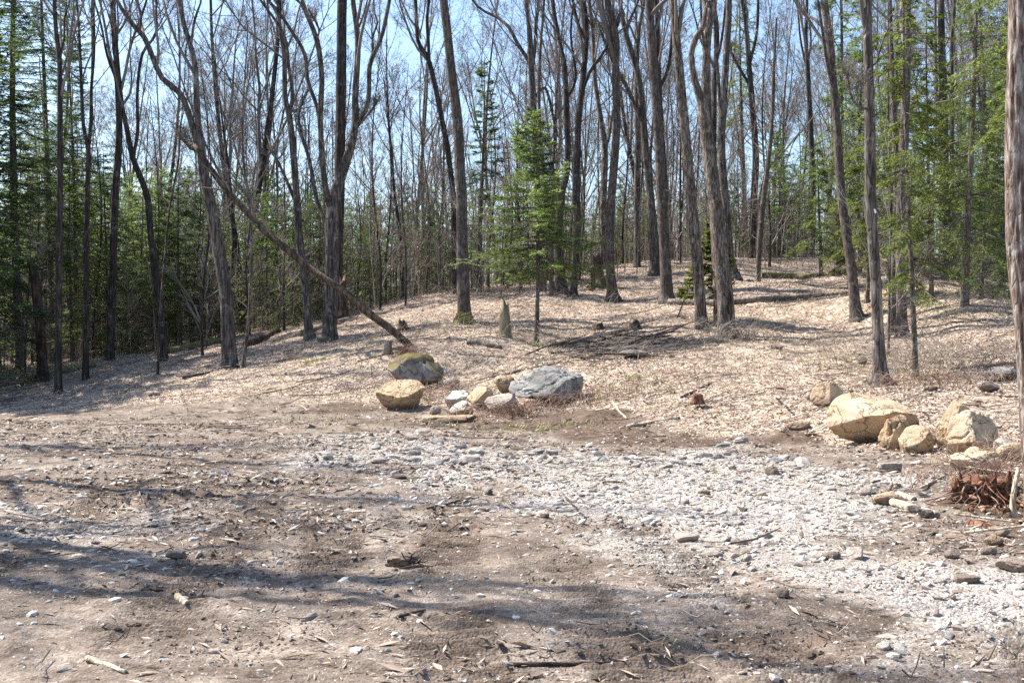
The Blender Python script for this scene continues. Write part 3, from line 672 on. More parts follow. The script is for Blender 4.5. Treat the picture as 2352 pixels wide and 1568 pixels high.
n1 = n.noise(v, 3.0, 9, 0.7); n2 = n.noise(v, 22.0, 6, 0.75); n3 = n.noise(v, 0.55, 4, 0.6)
n4 = n.noise(v, 1.3, 5, 0.65); n5 = n.noise(v, 75.0, 3, 0.8)
df = n.math('ADD', n.math('ADD', n.math('MULTIPLY', n1, 0.26), n.math('MULTIPLY', n2, 0.30)), n.math('ADD', n.math('MULTIPLY', n4, 0.24), n.math('MULTIPLY', n5, 0.20)))
dirt = n.ramp(df, [(0.38, (0.03, 0.021, 0.016)), (0.45, (0.105, 0.078, 0.059)), (0.52, (0.21, 0.166, 0.131)), (0.60, (0.41, 0.348, 0.29))])
at_t = n.node('ShaderNodeAttribute', attribute_name='tread').outputs['Fac']
at_s = n.node('ShaderNodeAttribute', attribute_name='soil').outputs['Fac']
damp = n.ramp(df, [(0.38, (0.034, 0.022, 0.015)), (0.48, (0.088, 0.058, 0.039)), (0.60, (0.20, 0.145, 0.105))])
dirt = n.mix(n.step(n.math('ADD', at_s, n.math('MULTIPLY', n.math('SUBTRACT', n1, 0.5), 1.2)), 0.15, 0.75), dirt, damp)
dirt = n.mix(n.math('MULTIPLY', n.step(n.math('ADD', at_t, n.math('MULTIPLY', n.math('SUBTRACT', n2, 0.5), 1.5)), 0.0, 0.8), 0.7), dirt, damp)
vc = n.voro(v, 60.0, out='Color'); sx = n.node('ShaderNodeSeparateColor'); n.lk(vc, sx.inputs[0])
grav = n.ramp(sx.outputs[0], [(0.0, (0.18, 0.155, 0.132)), (0.5, (0.34, 0.308, 0.272)), (1.0, (0.54, 0.50, 0.452))])
grav = n.mix(n.math('MULTIPLY', n.step(n2, 0.45, 0.65), 0.6), grav, (0.22, 0.178, 0.145))
vl = n.voro(v, 13.0, out='Color'); sl = n.node('ShaderNodeSeparateColor'); n.lk(vl, sl.inputs[0])
lit = n.ramp(n.math('ADD', n.math('MULTIPLY', sl.outputs[0], 0.6), n.math('MULTIPLY', n2, 0.4)), [(0.1, (0.12, 0.082, 0.056)), (0.4, (0.29, 0.215, 0.158)), (0.7, (0.44, 0.35, 0.275)), (0.95, (0.57, 0.485, 0.40))])
gf = n.step(n.math('ADD', at_g, n.math('ADD', n.math('MULTIPLY', n.math('SUBTRACT', n2, 0.5), 1.1), n.math('MULTIPLY', n.math('SUBTRACT', n1, 0.5), 1.6))), 0.2, 0.95)
c = n.mix(gf, dirt, grav)
c = n.mix(n.step(n.math('ADD', at_l, n.math('MULTIPLY', n.math('SUBTRACT', n1, 0.5), 0.8)), 0.3, 0.7), c, lit)
n.lk(c, b.inputs['Base Color']); b.inputs['Roughness'].default_value = 0.95
hh = n.math('ADD', n.math('MULTIPLY', n2, 1.0), n.math('MULTIPLY', n.voro(v, 60.0), -0.6))
hh = n.math('ADD', hh, n.math('MULTIPLY', n.noise(v, 70.0, 4, 0.7), 0.35))
n.bump(hh, 0.55, 0.03, b)
ground = link('ground', G.mesh('ground', m, True, {'gravel': gm, 'litter': lm, 'tread': trd, 'soil': soilm}))
tag(ground, 'cleared dirt and gravel rising into a leaf covered wooded slope', None, None, 'structure')
# ------------------------------------------------------------------ trees that can be told apart
def ext_up(pts, rad, dist, rng, rtop):
    d = unit(pts[-1] - pts[-2]); d = unit(d * 0.6 + np.array([0, 0, 0.55]))
    p, r = list(pts), list(rad)
    k = 4
    for i in range(k):
        d = unit(d + rng.normal(0, 0.07, 3) + np.array([0, 0, 0.1]))
        p.append(p[-1] + d * dist / k); r.append(rad[-1] + (rtop - rad[-1]) * (i + 1) / k)
    return np.array(p), np.array(r)

def pine_tufts(g, tips, rng, size, per=10):
    c = np.repeat(tips, per, 0); Mn = len(c)
    d = unit(rng.normal(size=(Mn, 3)) + [0, 0, 0.4])
    w = unit(np.cross(d, rng.normal(size=(Mn, 3))))
    L = size * rng.uniform(0.6, 1.2, Mn)[:, None]
    V = np.stack([c - w * 0.006, c + w * 0.006, c + d * L], 1)
    g.add(V.reshape(-1, 3), np.arange(Mn * 3).reshape(-1, 3))

def build_hero(i, name, label, bk, Y, main, limbs, op, cat='tree', world_pts=None):
    rng = np.random.default_rng(100 + i)
    if world_pts is None:
        pts = np.array([at(x, y, Y) for x, y, w in main]); rad = np.array([w * 0.5 / F * Y for x, y, w in main])
    else:
        pts, rad = world_pts
    # the stem leans a little in depth too
    hgt = pts[:, 2] - pts[0, 2]
    pts[:, 1] += (rng.normal(0, 0.018) * hgt) + 0.08 * np.sin(hgt * 0.7 + i)
    base = np.array([pts[0, 0], pts[0, 1], gz1(pts[0, 0], pts[0, 1])])
    pts[0, 2] = base[2]
    loc = pts - base
    loc = np.vstack([loc[0] + [0, 0, -0.35], loc]); rad = np.concatenate([[rad[0]], rad])
    if loc[2, 2] <= 0.02:
        loc[2, 2] = 0.08
    low = loc[:, 2].copy()
    full_p, full_r = (loc, rad) if op.get('nocrown') else ext_up(loc, rad, op.get('ext', 7.0), rng, max(0.02, rad[-1] * 0.35))
    root = thing(name, label, cat, base)
    g = Geo()
    P, R = stem(g, full_p, full_r, op.get('sides', 14), op.get('step', 0.22), op.get('rough', 0.05), op.get('flare', 0.35), 0.22, i, op.get('furrow', 0.0), jag=op.get('jag', 0), base_z=0.0)
    bm_ = M[bk]
    link('trunk', g.mesh('trunk', bm_), root)
    stems = [(P, R, None)]
    sp = op.get('spread', 1.2)
    for lb in limbs:
        lp = np.array([at(x, y, Y) for x, y, w in lb]) - base; lr = np.array([w * 0.5 / F * Y for x, y, w in lb])
        # start on the nearest stem, swing in depth along the limb
        allp = np.concatenate([s[0] for s in stems])
        k = np.argmin(((allp - lp[0])[:, [0, 2]] ** 2).sum(1))
        lp[0] = allp[k]
        s = np.linspace(0, 1, len(lp)); lp[:, 1] = allp[k, 1] + rng.uniform(-1, 1) * sp * s ** 1.3
        cut = abs(lb[-1][1]) < 30 and lb[-1][1] < 12
        if cut:
            lp, lr = ext_up(lp, lr, 4.5, rng, lr[-1] * 0.4)
        g = Geo()
        LP, LR = stem(g, lp, lr, 9, 0.25, 0.05, seed=i + 31, jag=0 if cut or lr[-1] < 0.05 else 0.25)
        stems.append((LP, LR, link('limb', g.mesh('limb', bm_), root)))
    if not op.get('nocrown'):
        for si, (SP, SR, lo) in enumerate(stems):
            g = Geo()
            idx = np.linspace(0, len(SP) - 1, 14).astype(int)
            ks = op.get('ks', (9, 5, 4, 3) if si == 0 else (6, 4, 4, 3))
            t0 = op.get('t0', 0.48 if si == 0 else 0.3)
            if op.get('pine'):
                pp, pr = grow(SP[idx][None], np.minimum(SR[idx], 0.07)[None], 26, 0.62, 0.99, 1.25, 0.2, 6, 0.08, 0.05, rng, 0.5, 0.012)
                tubes(g, pp, pr, 4)
                p2, r2 = grow(pp, pr, 7, 0.3, 1.0, 0.7, 0.45, 4, 0.1, 0.1, rng, 0.5, 0.007); tubes(g, p2, r2, 3)
                gg = Geo(); pine_tufts(gg, p2[:, 1:].reshape(-1, 3), rng, 0.2, 9)
                link('needles', gg.mesh('needles', M['needle']), root)
            else:
                cg, _ = crown_geo(SP[idx][None], SR[idx][None], rng, ks, t0, 0.55, 0.14, 0.3 if si == 0 else 0.42, 0.0045)
                g.v += cg.v; g.f += cg.f; g.n = cg.n
                # a few thin low twigs on the stem
                if si == 0 and name == 'bare_tree':
                    lp_, lr_ = grow(SP[idx][None], np.minimum(SR[idx], 0.02)[None], 9, 0.1, 0.5, 1.1, 0.09, 5, 0.18, 0.05, rng, 0.35, 0.004); tubes(g, lp_, lr_, 3)
                    lp_, lr_ = grow(lp_, lr_, 3, 0.3, 1, 0.7, 0.5, 3, 0.18, 0.03, rng, 0.6, 0.0035); tubes(g, lp_, lr_, 3)
            nm = 'crown' if si == 0 else 'twigs'
            tag(link(nm, g.mesh(nm, M['twig']), root if lo is None else lo), kind='stuff')
    if op.get('stubs'):
        idx = np.linspace(0, len(P) - 1, 16).astype(int)
        g = Geo()
        a, r = grow(P[idx][None], R[idx][None], op['stubs'], 0.25, 1.0, 1.45, 0.07, 4, 0.1, -0.1, rng, 0.3, 0.004); tubes(g, a, r, 3)
        tag(link('dead_branches', g.mesh('dead_branches', M['twig']), root), kind='stuff')
    if op.get('moss'):
        g = Geo()
        th = np.linspace(-2.6, -0.9, 9); rr = rad[0]
        rows = []
        for hz, k in ((-0.05, 1.95), (0.05, 1.72), (0.14, 1.45), (0.24, 1.22), (0.36, 1.08)):
            rows.append(np.column_stack([loc[1, 0] + np.cos(th) * rr * k * (1 + 0.04 * rng.normal(size=9)), loc[1, 1] + np.sin(th) * rr * k, np.full(9, hz) + 0.04 * rng.normal(size=9)]))
        V = np.concatenate(rows); a = (np.arange(4)[:, None] * 9 + np.arange(8)[None]).ravel()
        g.add(V, np.stack([a, a + 1, a + 10, a + 9], -1))
        link('moss', g.mesh('moss', M['mosspad']), root)
    if op.get('blaze'):
        def patch(pname, z0, z1, a0, a1, mt, out):
            g = Geo(); rows = []
            zz = np.linspace(z0, z1, 9)
            for z in zz:
                k = int(np.argmin(np.abs(P[:, 2] - z))); w = math.sin(math.pi * (z - z0 + 0.02) / (z1 - z0 + 0.04)) ** 0.5
                th = np.linspace((a0 + a1) / 2 - (a1 - a0) / 2 * w, (a0 + a1) / 2 + (a1 - a0) / 2 * w, 6)
                rows.append(np.column_stack([P[k, 0] + np.cos(th) * R[k] * out, P[k, 1] + np.sin(th) * R[k] * out, np.full(6, z)]))
            V = np.concatenate(rows); a = (np.arange(8)[:, None] * 6 + np.arange(5)[None]).ravel()
            g.add(V, np.stack([a, a + 1, a + 7, a + 6], -1))
            link(pname, g.mesh(pname, mt), root)
        patch('bark_scar', 0.85, 1.95, -1.5, -0.75, M['snag'], 1.07)
        patch('paint_blaze', 3.24, 3.32, -1.45, -1.0, M['paint'], 1.10)
    if op.get('hollow'):
        g = Geo(); rows = []
        for z in np.linspace(0.45, 1.2, 8):
            k = int(np.argmin(np.abs(P[:, 2] - z))); w = 0.30 * math.sin(math.pi * (z - 0.40) / 0.85)
            th = -1.15 + np.linspace(-w, w, 5)
            rows.append(np.column_stack([P[k, 0] + np.cos(th) * R[k] * 1.10, P[k, 1] + np.sin(th) * R[k] * 1.10, np.full(5, z)]))
        V = np.concatenate(rows); a = (np.arange(7)[:, None] * 5 + np.arange(4)[None]).ravel()
        g.add(V, np.stack([a, a + 1, a + 6, a + 5], -1))
        link('hollow_cleft', g.mesh('hollow_cleft', M['dead']), root)
    return root, P + base, R

M['mosspad'], nt, b = mat('moss_pad'); n = NT(nt); v = n.coord('Object')
n.lk(n.ramp(n.noise(v, 18, 5), [(0.3, (0.07, 0.07, 0.015)), (0.7, (0.24, 0.21, 0.05))]), b.inputs['Base Color']); n.bump(n.noise(v, 60, 4), 0.8, 0.02, b)
M['paint'], nt, b = mat('white_paint'); b.inputs['Base Color'].default_value = (0.8, 0.8, 0.78, 1)
STEMS = {}
for i, h in enumerate(HERO):
    root, P, R = build_hero(i, *h, cat='dead tree' if h[0] == 'dead_snag' else 'sapling' if h[0] == 'sapling' else 'tree')
    STEMS[h[1]] = (P, R)

# trees just outside the left edge whose shadows fall across the clearing
for j, (X, Y, hgt, r, lab) in enumerate([
        (-10.6, 13.0, 17, 0.17, 'bare tree outside the left edge throwing the long stripe of shade over the clearing'),
        (-11.5, 15.8, 16, 0.15, 'bare tree outside the left edge throwing the farther shade stripe'),
        (-12.6, 12.2, 18, 0.19, 'bare tree outside the left edge shading the lower left of the clearing'),
        (-9.6, 10.2, 13, 0.12, 'slim bare tree outside the left edge nearest the camera'),
        (-15.5, 20.5, 18, 0.18, 'bare tree outside the left edge farthest back beside the clearing')]):
    rng = np.random.default_rng(900 + j)
    zz = np.linspace(0, hgt * 0.6, 7)
    z0 = gz1(X, Y)
    p = np.column_stack([X + 0.25 * np.sin(zz * 0.4 + j), Y + 0.2 * np.cos(zz * 0.3 + j) - 0.2 * math.cos(j), z0 + zz]); rr = r * np.linspace(1, 0.62, 7)
    build_hero(60 + j, 'bare_tree', lab, 'maple', Y, None, [], {'ext': hgt * 0.4, 't0': 0.35, 'ks': (14, 6, 5, 3)}, 'tree', (p, rr))

# ------------------------------------------------------------------ conifers
def conifer_parts(h, rmax, clear, tr, rng, dz=0.25, nb=5, lat=14, kn=12, droop=0, dead=1, nl=0.06, sparse=0, lean=0.0, prof=0.85):
    """trunk, needles and dead branches of one conifer standing at the origin"""
    zz = np.linspace(-0.3, h, 12)
    ph = rng.uniform(0, 6.28, 2); wob = 0.012 * h
    tx = lambda z: wob * np.sin(z / h * 3 + ph[0]) - wob * np.sin(ph[0]) + lean * z
    ty = lambda z: wob * np.sin(z / h * 3.4 + ph[1]) - wob * np.sin(ph[1])
    gt = Geo()
    tp = np.column_stack([tx(zz), ty(zz), zz]); trr = np.maximum(tr * (1 - np.clip(zz / h, 0, 1) * 0.93), 0.006)
    stem(gt, tp, trr, 9, 0.35, 0.05, 0.4, 0.15, int(ph[0] * 50), base_z=0.0)
    zb = np.arange(clear * h, h * 0.985, dz)
    z = np.repeat(zb, nb) + rng.uniform(-0.5, 0.5, len(zb) * nb) * dz
    N = len(z)
    u = np.clip((h - z) / (h - clear * h), 0.02, 1)
    taper = np.minimum(1, 0.8 + (1 - u) * 1.5) if not sparse else 1.0
    L = rmax * u ** prof * rng.uniform(0.62, 1.18, N) * taper + 0.05
    if sparse or droop:
        keep = rng.uniform(size=N) > (0.35 if sparse else 0.18)
        z, u, L = z[keep], u[keep], L[keep]; N = len(z)
    az = rng.uniform(0, 2 * np.pi, N)
    az = az + 0.5 * np.sin(3 * az + z * 2.0)
    L = L * (0.8 + 0.35 * np.sin(az * 2 + ph[0] + z * 0.9)) 
    hd = np.column_stack([np.cos(az), np.sin(az), np.zeros(N)])
    rise = (0.55 - 0.75 * u) if not droop else (0.30 - 0.45 * u)
    s = np.linspace(0, 1, 7)
    sag = (0.16 if not droop else 0.34)
    P = np.empty((N, 7, 3))
    P[:, :, 0] = tx(z)[:, None] + hd[:, 0:1] * L[:, None] * s; P[:, :, 1] = ty(z)[:, None] + hd[:, 1:2] * L[:, None] * s
    P[:, :, 2] = z[:, None] + L[:, None] * (rise[:, None] * s - sag * s ** 2 + (0.14 if not droop else 0.02) * s ** 4)
    P[:, 1:] += rng.normal(0, 0.025, (N, 6, 3)) * L[:, None, None]
    gc = Geo()
    tubes(gc, P, np.maximum((0.006 + 0.008 * L)[:, None] * np.linspace(1, 0.25, 7)[None], 0.003), 3)
    gn = Geo()
    # side twigs on both sides of each branch
    Mx = N * lat
    bi = np.repeat(np.arange(N), lat); ss = rng.uniform(0.16, 1.0, Mx)
    f = ss * 6; k = np.minimum(f.astype(int), 5); g = (f - k)[:, None]
    pos = P[bi, k] * (1 - g) + P[bi, k + 1] * g
    tan = unit(P[bi, k + 1] - P[bi, k])
    side = unit(np.cross(tan, [0, 0, 1.0])) * np.where(rng.uniform(size=Mx) < 0.5, -1, 1)[:, None]
    kp = rng.uniform(size=Mx) < np.clip(L[bi] / (0.55 * rmax), 0.22, 1.0)
    bi, ss, pos, tan, side = bi[kp], ss[kp], pos[kp], tan[kp], side[kp]; Mx = len(bi)
    dl = unit(tan * 0.75 + side * rng.uniform(0.4, 1.0, Mx)[:, None] + np.column_stack([np.zeros(Mx), np.zeros(Mx), rng.normal(-0.05 - 0.25 * droop, 0.14, Mx)]))
    Ll = (0.36 * L[bi] * (1.08 - ss) + 0.06) * rng.uniform(0.6, 1.2, Mx)
    e = pos + dl * Ll[:, None] - np.column_stack([np.zeros(Mx), np.zeros(Mx), Ll * (0.10 + 0.18 * droop)])
    # needles along those twigs
    kk = kn
    t = (np.arange(kk)[None] + rng.uniform(0, 1, (Mx, kk))) / kk
    c = (pos[:, None] * (1 - t[..., None]) + e[:, None] * t[..., None]).reshape(-1, 3)
    dd = np.repeat(dl, kk, 0); sd = np.repeat(unit(np.cross(dl, [0, 0, 1.0])), kk, 0)
    sg = np.where(np.arange(len(c)) % 2 == 0, 1, -1)[:, None]
    nd = unit(dd * 0.75 + sd * sg * rng.uniform(0.35, 1.0, len(c))[:, None] + np.column_stack([np.zeros((len(c), 2)), rng.normal(0.12, 0.28, len(c))]))
    wv = unit(np.cross(nd, rng.normal(size=(len(c), 3)) * 0.5 + [0, 0, 1.0]))
    ln = (nl * rng.uniform(0.65, 1.3, len(c)))[:, None]; wd = ln * rng.uniform(0.10, 0.20, len(c))[:, None]
    V = np.stack([c - wv * wd * 0.6, c + nd * ln * 0.55 - wv * wd, c + nd * ln, c + nd * ln * 0.5 + wv * wd], 1)
    q = np.arange(len(c))[:, None] * 4
    gn.add(V.reshape(-1, 3), q + [0, 1, 2, 3])
    gd = None
    if dead:
        nd_ = int(dead * 26 * max(clear * h, 0.6))
        zd = rng.uniform(0.06 * h * 0.5, max(clear * h, 0.6) * 1.25, nd_); a = rng.uniform(0, 6.283, nd_)
        Ld = rng.uniform(0.25, 0.8, nd_) * rmax * 0.75
        dv = np.column_stack([np.cos(a), np.sin(a), rng.normal(-0.1, 0.12, nd_)])
        pd = np.stack([np.column_stack([tx(zd), ty(zd), zd]) + dv * (Ld * w)[:, None] + np.column_stack([np.zeros((nd_, 2)), -0.1 * Ld * w * w]) for w in (0, 0.35, 0.7, 1.0)], 1)
        pd[:, 1:] += rng.normal(0, 0.03, (nd_, 3, 3))
        gd = Geo(); rd = np.maximum((0.003 + 0.004 * Ld)[:, None] * np.linspace(1, 0.4, 4)[None], 0.0025)
        tubes(gd, pd, rd, 3)
        p2, r2 = grow(pd, rd, 3, 0.3, 1.0, 0.8, 0.5, 3, 0.15, -0.03, rng, 0.6, 0.0025); tubes(gd, p2, r2, 3)
    return gt, gc, gn, gd

for i, (name, label, px, py, Y, top, hw, clear, tw, needle, dz, op) in enumerate(CONIFER):
    rng = np.random.default_rng(op['seed'])
    X = xat(px, Y); z0 = gz1(X, Y)
    h = CAMZ - (top - HY) / F * Y - z0
    hero = op.get('hero')
    gt, gc, gn, gd = conifer_parts(h, hw / F * Y, clear, tw * 0.5 / F * Y, rng, dz, 6 if hero or 'spruce' in name else 5, 36 if hero else 22, 14 if hero else (14 if Y < 30 else 11), op.get('droop', 0), 1.0 if hero else 1.3,
                                   0.06 if hero else (0.065 if Y < 30 else 0.085), op.get('sparse', 0), op.get('lean', 0), 0.78 if hero else 0.75)
    root = thing(name, label, 'sapling' if 'sapling' in name else 'tree', (X, Y, z0))
    link('trunk', gt.mesh('trunk', M['fir']), root)
    cr = tag(link('crown', gn.mesh('crown', M[needle]), root), kind='stuff')
    tag(link('branches', gc.mesh('branches', M['fir']), cr), kind='stuff')
    if gd:
        tag(link('dead_branches', gd.mesh('dead_branches', M['twig']), root), kind='stuff')

# ------------------------------------------------------------------ the woods behind: copies of a few kinds
PROTO = {'bare': [], 'fir': [], 'pole': []}
for k in range(6):
    rng = np.random.default_rng(300 + k)
    h = (17, 19, 16, 18, 15, 20)[k]
    zz = np.linspace(-0.3, h, 12); w = 0.03 * h
    p = np.column_stack([w * np.sin(zz / h * 4 + k) - w * math.sin(k), w * np.cos(zz / h * 3.3 + k * 2) - w * math.cos(k * 2), zz]); p[:, :2] *= np.clip(zz / 6, 0, 1)[:, None]
    r = (0.12, 0.14, 0.10, 0.125, 0.095, 0.15)[k] * (1 - np.clip(zz / h, 0, 1) * 0.85)
    g = Geo(); P, R = stem(g, p, r, 9, 0.5, 0.06, 0.5, 0.25, k, base_z=0.0)
    idx = np.linspace(0, len(P) - 1, 16).astype(int)
    cg, tips = crown_geo(P[idx][None], R[idx][None], rng, (10, 8, 7, 5), 0.26, 0.5, 0.09, 0.52, 0.006)
    parts = [('trunk', g.mesh('trunk', M[('dark', 'maple', 'dark', 'maple', 'smooth', 'dark')[k]])), ('crown', cg.mesh('crown', M['twig_red' if k in (1, 4) else 'twig']))]
    PROTO['bare'].append((h, parts))
for k in range(7):
    rng = np.random.default_rng(400 + k)
    h = (7.0, 8.5, 6.0, 10.0, 7.5, 6.0, 7.0)[k]
    gt, gc, gn, gd = conifer_parts(h, (1.9, 2.0, 1.7, 2.3, 2.1, 2.3, 2.4)[k], (0.3, 0.36, 0.16, 0.36, 0.28, 0.06, 0.1)[k], 0.055, rng, 0.32, 5, 20, 8, k % 2, 3.2, 0.095, 0, 0, 0.65)
    PROTO['fir'].append((h, [('trunk', gt.mesh('trunk', M['fir'])), ('crown', gn.mesh('crown', M[('needle', 'needle', 'needle_dark', 'needle', 'needle', 'needle', 'needle_dark')[k]])), ('branches', gc.mesh('branches', M['fir'])), ('dead_branches', gd.mesh('dead_branches', M['twig_pale' if k % 2 else 'twig']))]))
for k in range(4):
    rng = np.random.default_rng(500 + k)
    h = (8, 6, 10, 5)[k]
    zz = np.linspace(-0.2, h, 9)
    p = np.column_stack([0.2 * np.sin(zz * 0.5 + k) * np.clip(zz / 3, 0, 1), 0.2 * np.cos(zz * 0.4 + 2 * k) * np.clip(zz / 3, 0, 1), zz]); r = (0.045, 0.03, 0.055, 0.025)[k] * (1 - np.clip(zz / h, 0, 1) * 0.8)
    g = Geo(); P, R = stem(g, p, r, 6, 0.5, 0.05, 0.3, 0.1, k, base_z=0.0)
    idx = np.linspace(0, len(P) - 1, 12).astype(int)
    cg, tips = crown_geo(P[idx][None], R[idx][None], rng, (30, 4, 3, 0), 0.12, 0.85, 0.08, 0.2, 0.0045)
    parts = [('trunk', g.mesh('trunk', M['smooth' if k % 2 else 'dark'])), ('crown', cg.mesh('crown', M['twig_pale' if k in (1, 3) else 'twig_red']))]
    if k == 2:
        lg = Geo(); leaf_faces(lg, tips[rng.uniform(size=len(tips)) < 0.10], rng, 0.08, 0.3)
        parts.append(('leaves', lg.mesh('leaves', M['rust'])))
    PROTO['pole'].append((h, parts))
def copy_tree(kind, k, name, label, cat, group, loc, sc, rz):
    root = thing(name, label, cat, loc, group)
    root.rotation_euler = (0, 0, rz); root.scale = (sc, sc, sc)
    for pn, me in PROTO[kind][k][1]:
        o = link(pn, me, root)
        if pn != 'trunk':
            o['kind'] = 'stuff'
    return root
ZONES = [(-700, 0, 'outside the left edge'), (0, 140, 'beyond the straight dark trunk at the left edge'), (140, 260, 'between the two straight dark trunks of the left woods'), (260, 380, 'left of the crooked brown maple'),
         (380, 520, 'between the crooked maple and the large forked maple'), (520, 700, 'between the forked maple and the vase-shaped maple'), (700, 880, 'behind the vase-shaped maple'),
         (880, 1050, 'left of the lone smooth trunk'), (1050, 1200, 'between the lone smooth trunk and the young spruce'), (1200, 1400, 'behind the young spruce'),
         (1400, 1540, 'behind the smooth reddish trunk'), (1540, 1720, 'behind the burl tree'), (1720, 1850, 'behind the leaning dead pole'), (1850, 2010, 'over the hill crest'),
         (2010, 2180, 'behind the peeling trunk'), (2180, 2400, 'behind the broad hemlock at the right'), (2400, 2900, 'outside the right edge')]
def zone(px):
    for a, b_, s in ZONES:
        if a <= px < b_:
            return s
    return None
rng = np.random.default_rng(77)
taken = [np.array([xat(h[4][0][0], h[3]), h[3]]) for h in HERO] + [np.array([xat(c[2], c[4]), c[4]]) for c in CONIFER]
def free(X, Y, d):
    return all((X - t[0]) ** 2 + (Y - t[1]) ** 2 > d * d for t in taken)
def scatter_trees(kind, count, px0, px1, Y0, Y1, name, desc, cat, group, top=None, dmin=1.0, sc=(0.85, 1.15), ks=None, seed=0):
    r = np.random.default_rng(seed + 5)
    done = tries = 0
    while done < count and tries < count * 40:
        tries += 1
        px, Y = r.uniform(px0, px1), r.uniform(Y0, Y1)
        X = xat(px, Y)
        z = zone(px)
        if z is None or not free(X, Y, dmin):
            continue
        k = int(r.choice(ks)) if ks else int(r.integers(len(PROTO[kind])))
        z0 = gz1(X, Y) - 0.05
        s = r.uniform(*sc)
        if top is not None:
            s = (CAMZ - (r.uniform(*top) - HY) / F * Y - z0) / PROTO[kind][k][0]
        copy_tree(kind, k, name, '%s %s' % (desc, z), cat, '%s %s' % (group, z), (X, Y, z0), s, r.uniform(0, 6.28))
        taken.append(np.array([X, Y])); done += 1
BT = ('bare_tree', 'tall bare grey tree far back', 'tree', 'far bare trees')
FT = ('fir_tree', 'young green conifer in the understory', 'tree', 'understory conifers')
BN = ('bare_tree', 'mid-distance bare tree with spreading branches', 'tree', 'spreading bare trees')
PT = ('sapling', 'thin bare twiggy sapling', 'sapling', 'twiggy saplings')
scatter_trees('bare', 11, 0, 640, 46, 78, *BT, seed=1)
scatter_trees('bare', 12, 560, 1400, 52, 90, *BT, seed=2, ks=[0, 1, 3, 4, 5])
scatter_trees('bare', 7, 1380, 1720, 54, 90, *BT, seed=3)
scatter_trees('bare', 14, 1700, 2352, 46, 78, *BT, seed=4)
scatter_trees('bare', 12, 300, 1450, 44, 60, *BN, dmin=1.5, sc=(0.62, 0.85), ks=[0, 2, 4], seed=31)
scatter_trees('bare', 7, 1450, 2300, 44, 58, *BN, dmin=1.5, sc=(0.6, 0.8), ks=[0, 2, 4], seed=32)
scatter_trees('fir', 17, 0, 330, 43, 64, *FT, top=(300, 470), dmin=0.9, seed=5)
scatter_trees('fir', 17, 330, 700, 43, 62, *FT, top=(360, 480), dmin=0.9, seed=6)
scatter_trees('fir', 16, 760, 1180, 47, 64, *FT, top=(400, 500), dmin=0.9, seed=7)
scatter_trees('fir', 10, 1180, 1420, 47, 62, *FT, top=(400, 500), dmin=0.9, seed=8)
scatter_trees('fir', 12, 1420, 1720, 48, 64, *FT, top=(370, 480), dmin=0.9, seed=9)
scatter_trees('fir', 16, 1720, 2010, 44, 62, *FT, top=(250, 440), dmin=0.9, seed=10)
scatter_trees('fir', 14, 2020, 2400, 34, 52, *FT, top=(80, 380), dmin=0.9, seed=11)
scatter_trees('fir', 12, 560, 800, 44, 58, *FT, top=(400, 520), dmin=0.8, seed=33)
scatter_trees('fir', 14, 800, 1200, 44, 52, *FT, top=(440, 560), dmin=0.8, seed=34)
scatter_trees('pole', 26, 0, 560, 37, 56, *PT, dmin=0.6, seed=12)
scatter_trees('pole', 64, 560, 1200, 41, 58, *PT, dmin=0.6, seed=13)
scatter_trees('pole', 34, 1200, 1720, 44, 58, *PT, dmin=0.6, seed=14)
scatter_trees('pole', 16, 1720, 2352, 44, 58, *PT, dmin=0.6, seed=15)
scatter_trees('bare', 24, 0, 1700, 84, 125, *BT, dmin=1.6, seed=21)
scatter_trees('bare', 14, 1700, 2400, 70, 105, *BT, dmin=1.6, seed=22)
scatter_trees('fir', 34, 0, 900, 60, 95, *FT, top=(420, 560), dmin=1.0, seed=23)
scatter_trees('fir', 34, 900, 2352, 62, 95, *FT, top=(400, 540), dmin=1.0, seed=24)
scatter_trees('pole', 34, 0, 1300, 56, 75, *PT, dmin=0.6, seed=25)
scatter_trees('pole', 18, 1300, 2352, 56, 75, *PT, dmin=0.6, seed=26)
scatter_trees('fir', 18, -650, -30, 30, 44, 'fir_tree', 'conifer shading the forest floor', 'tree', 'conifers', top=(-350, 50), dmin=1.5, seed=16)
scatter_trees('fir', 30, 0, 640, 46, 70, *FT, top=(380, 520), dmin=0.8, ks=[4, 5, 6], seed=41)
scatter_trees('fir', 26, 640, 1400, 50, 76, *FT, top=(430, 540), dmin=0.8, ks=[4, 5, 6], seed=42)
scatter_trees('fir', 18, 1400, 2352, 50, 76, *FT, top=(400, 520), dmin=0.8, ks=[4, 5, 6], seed=43)
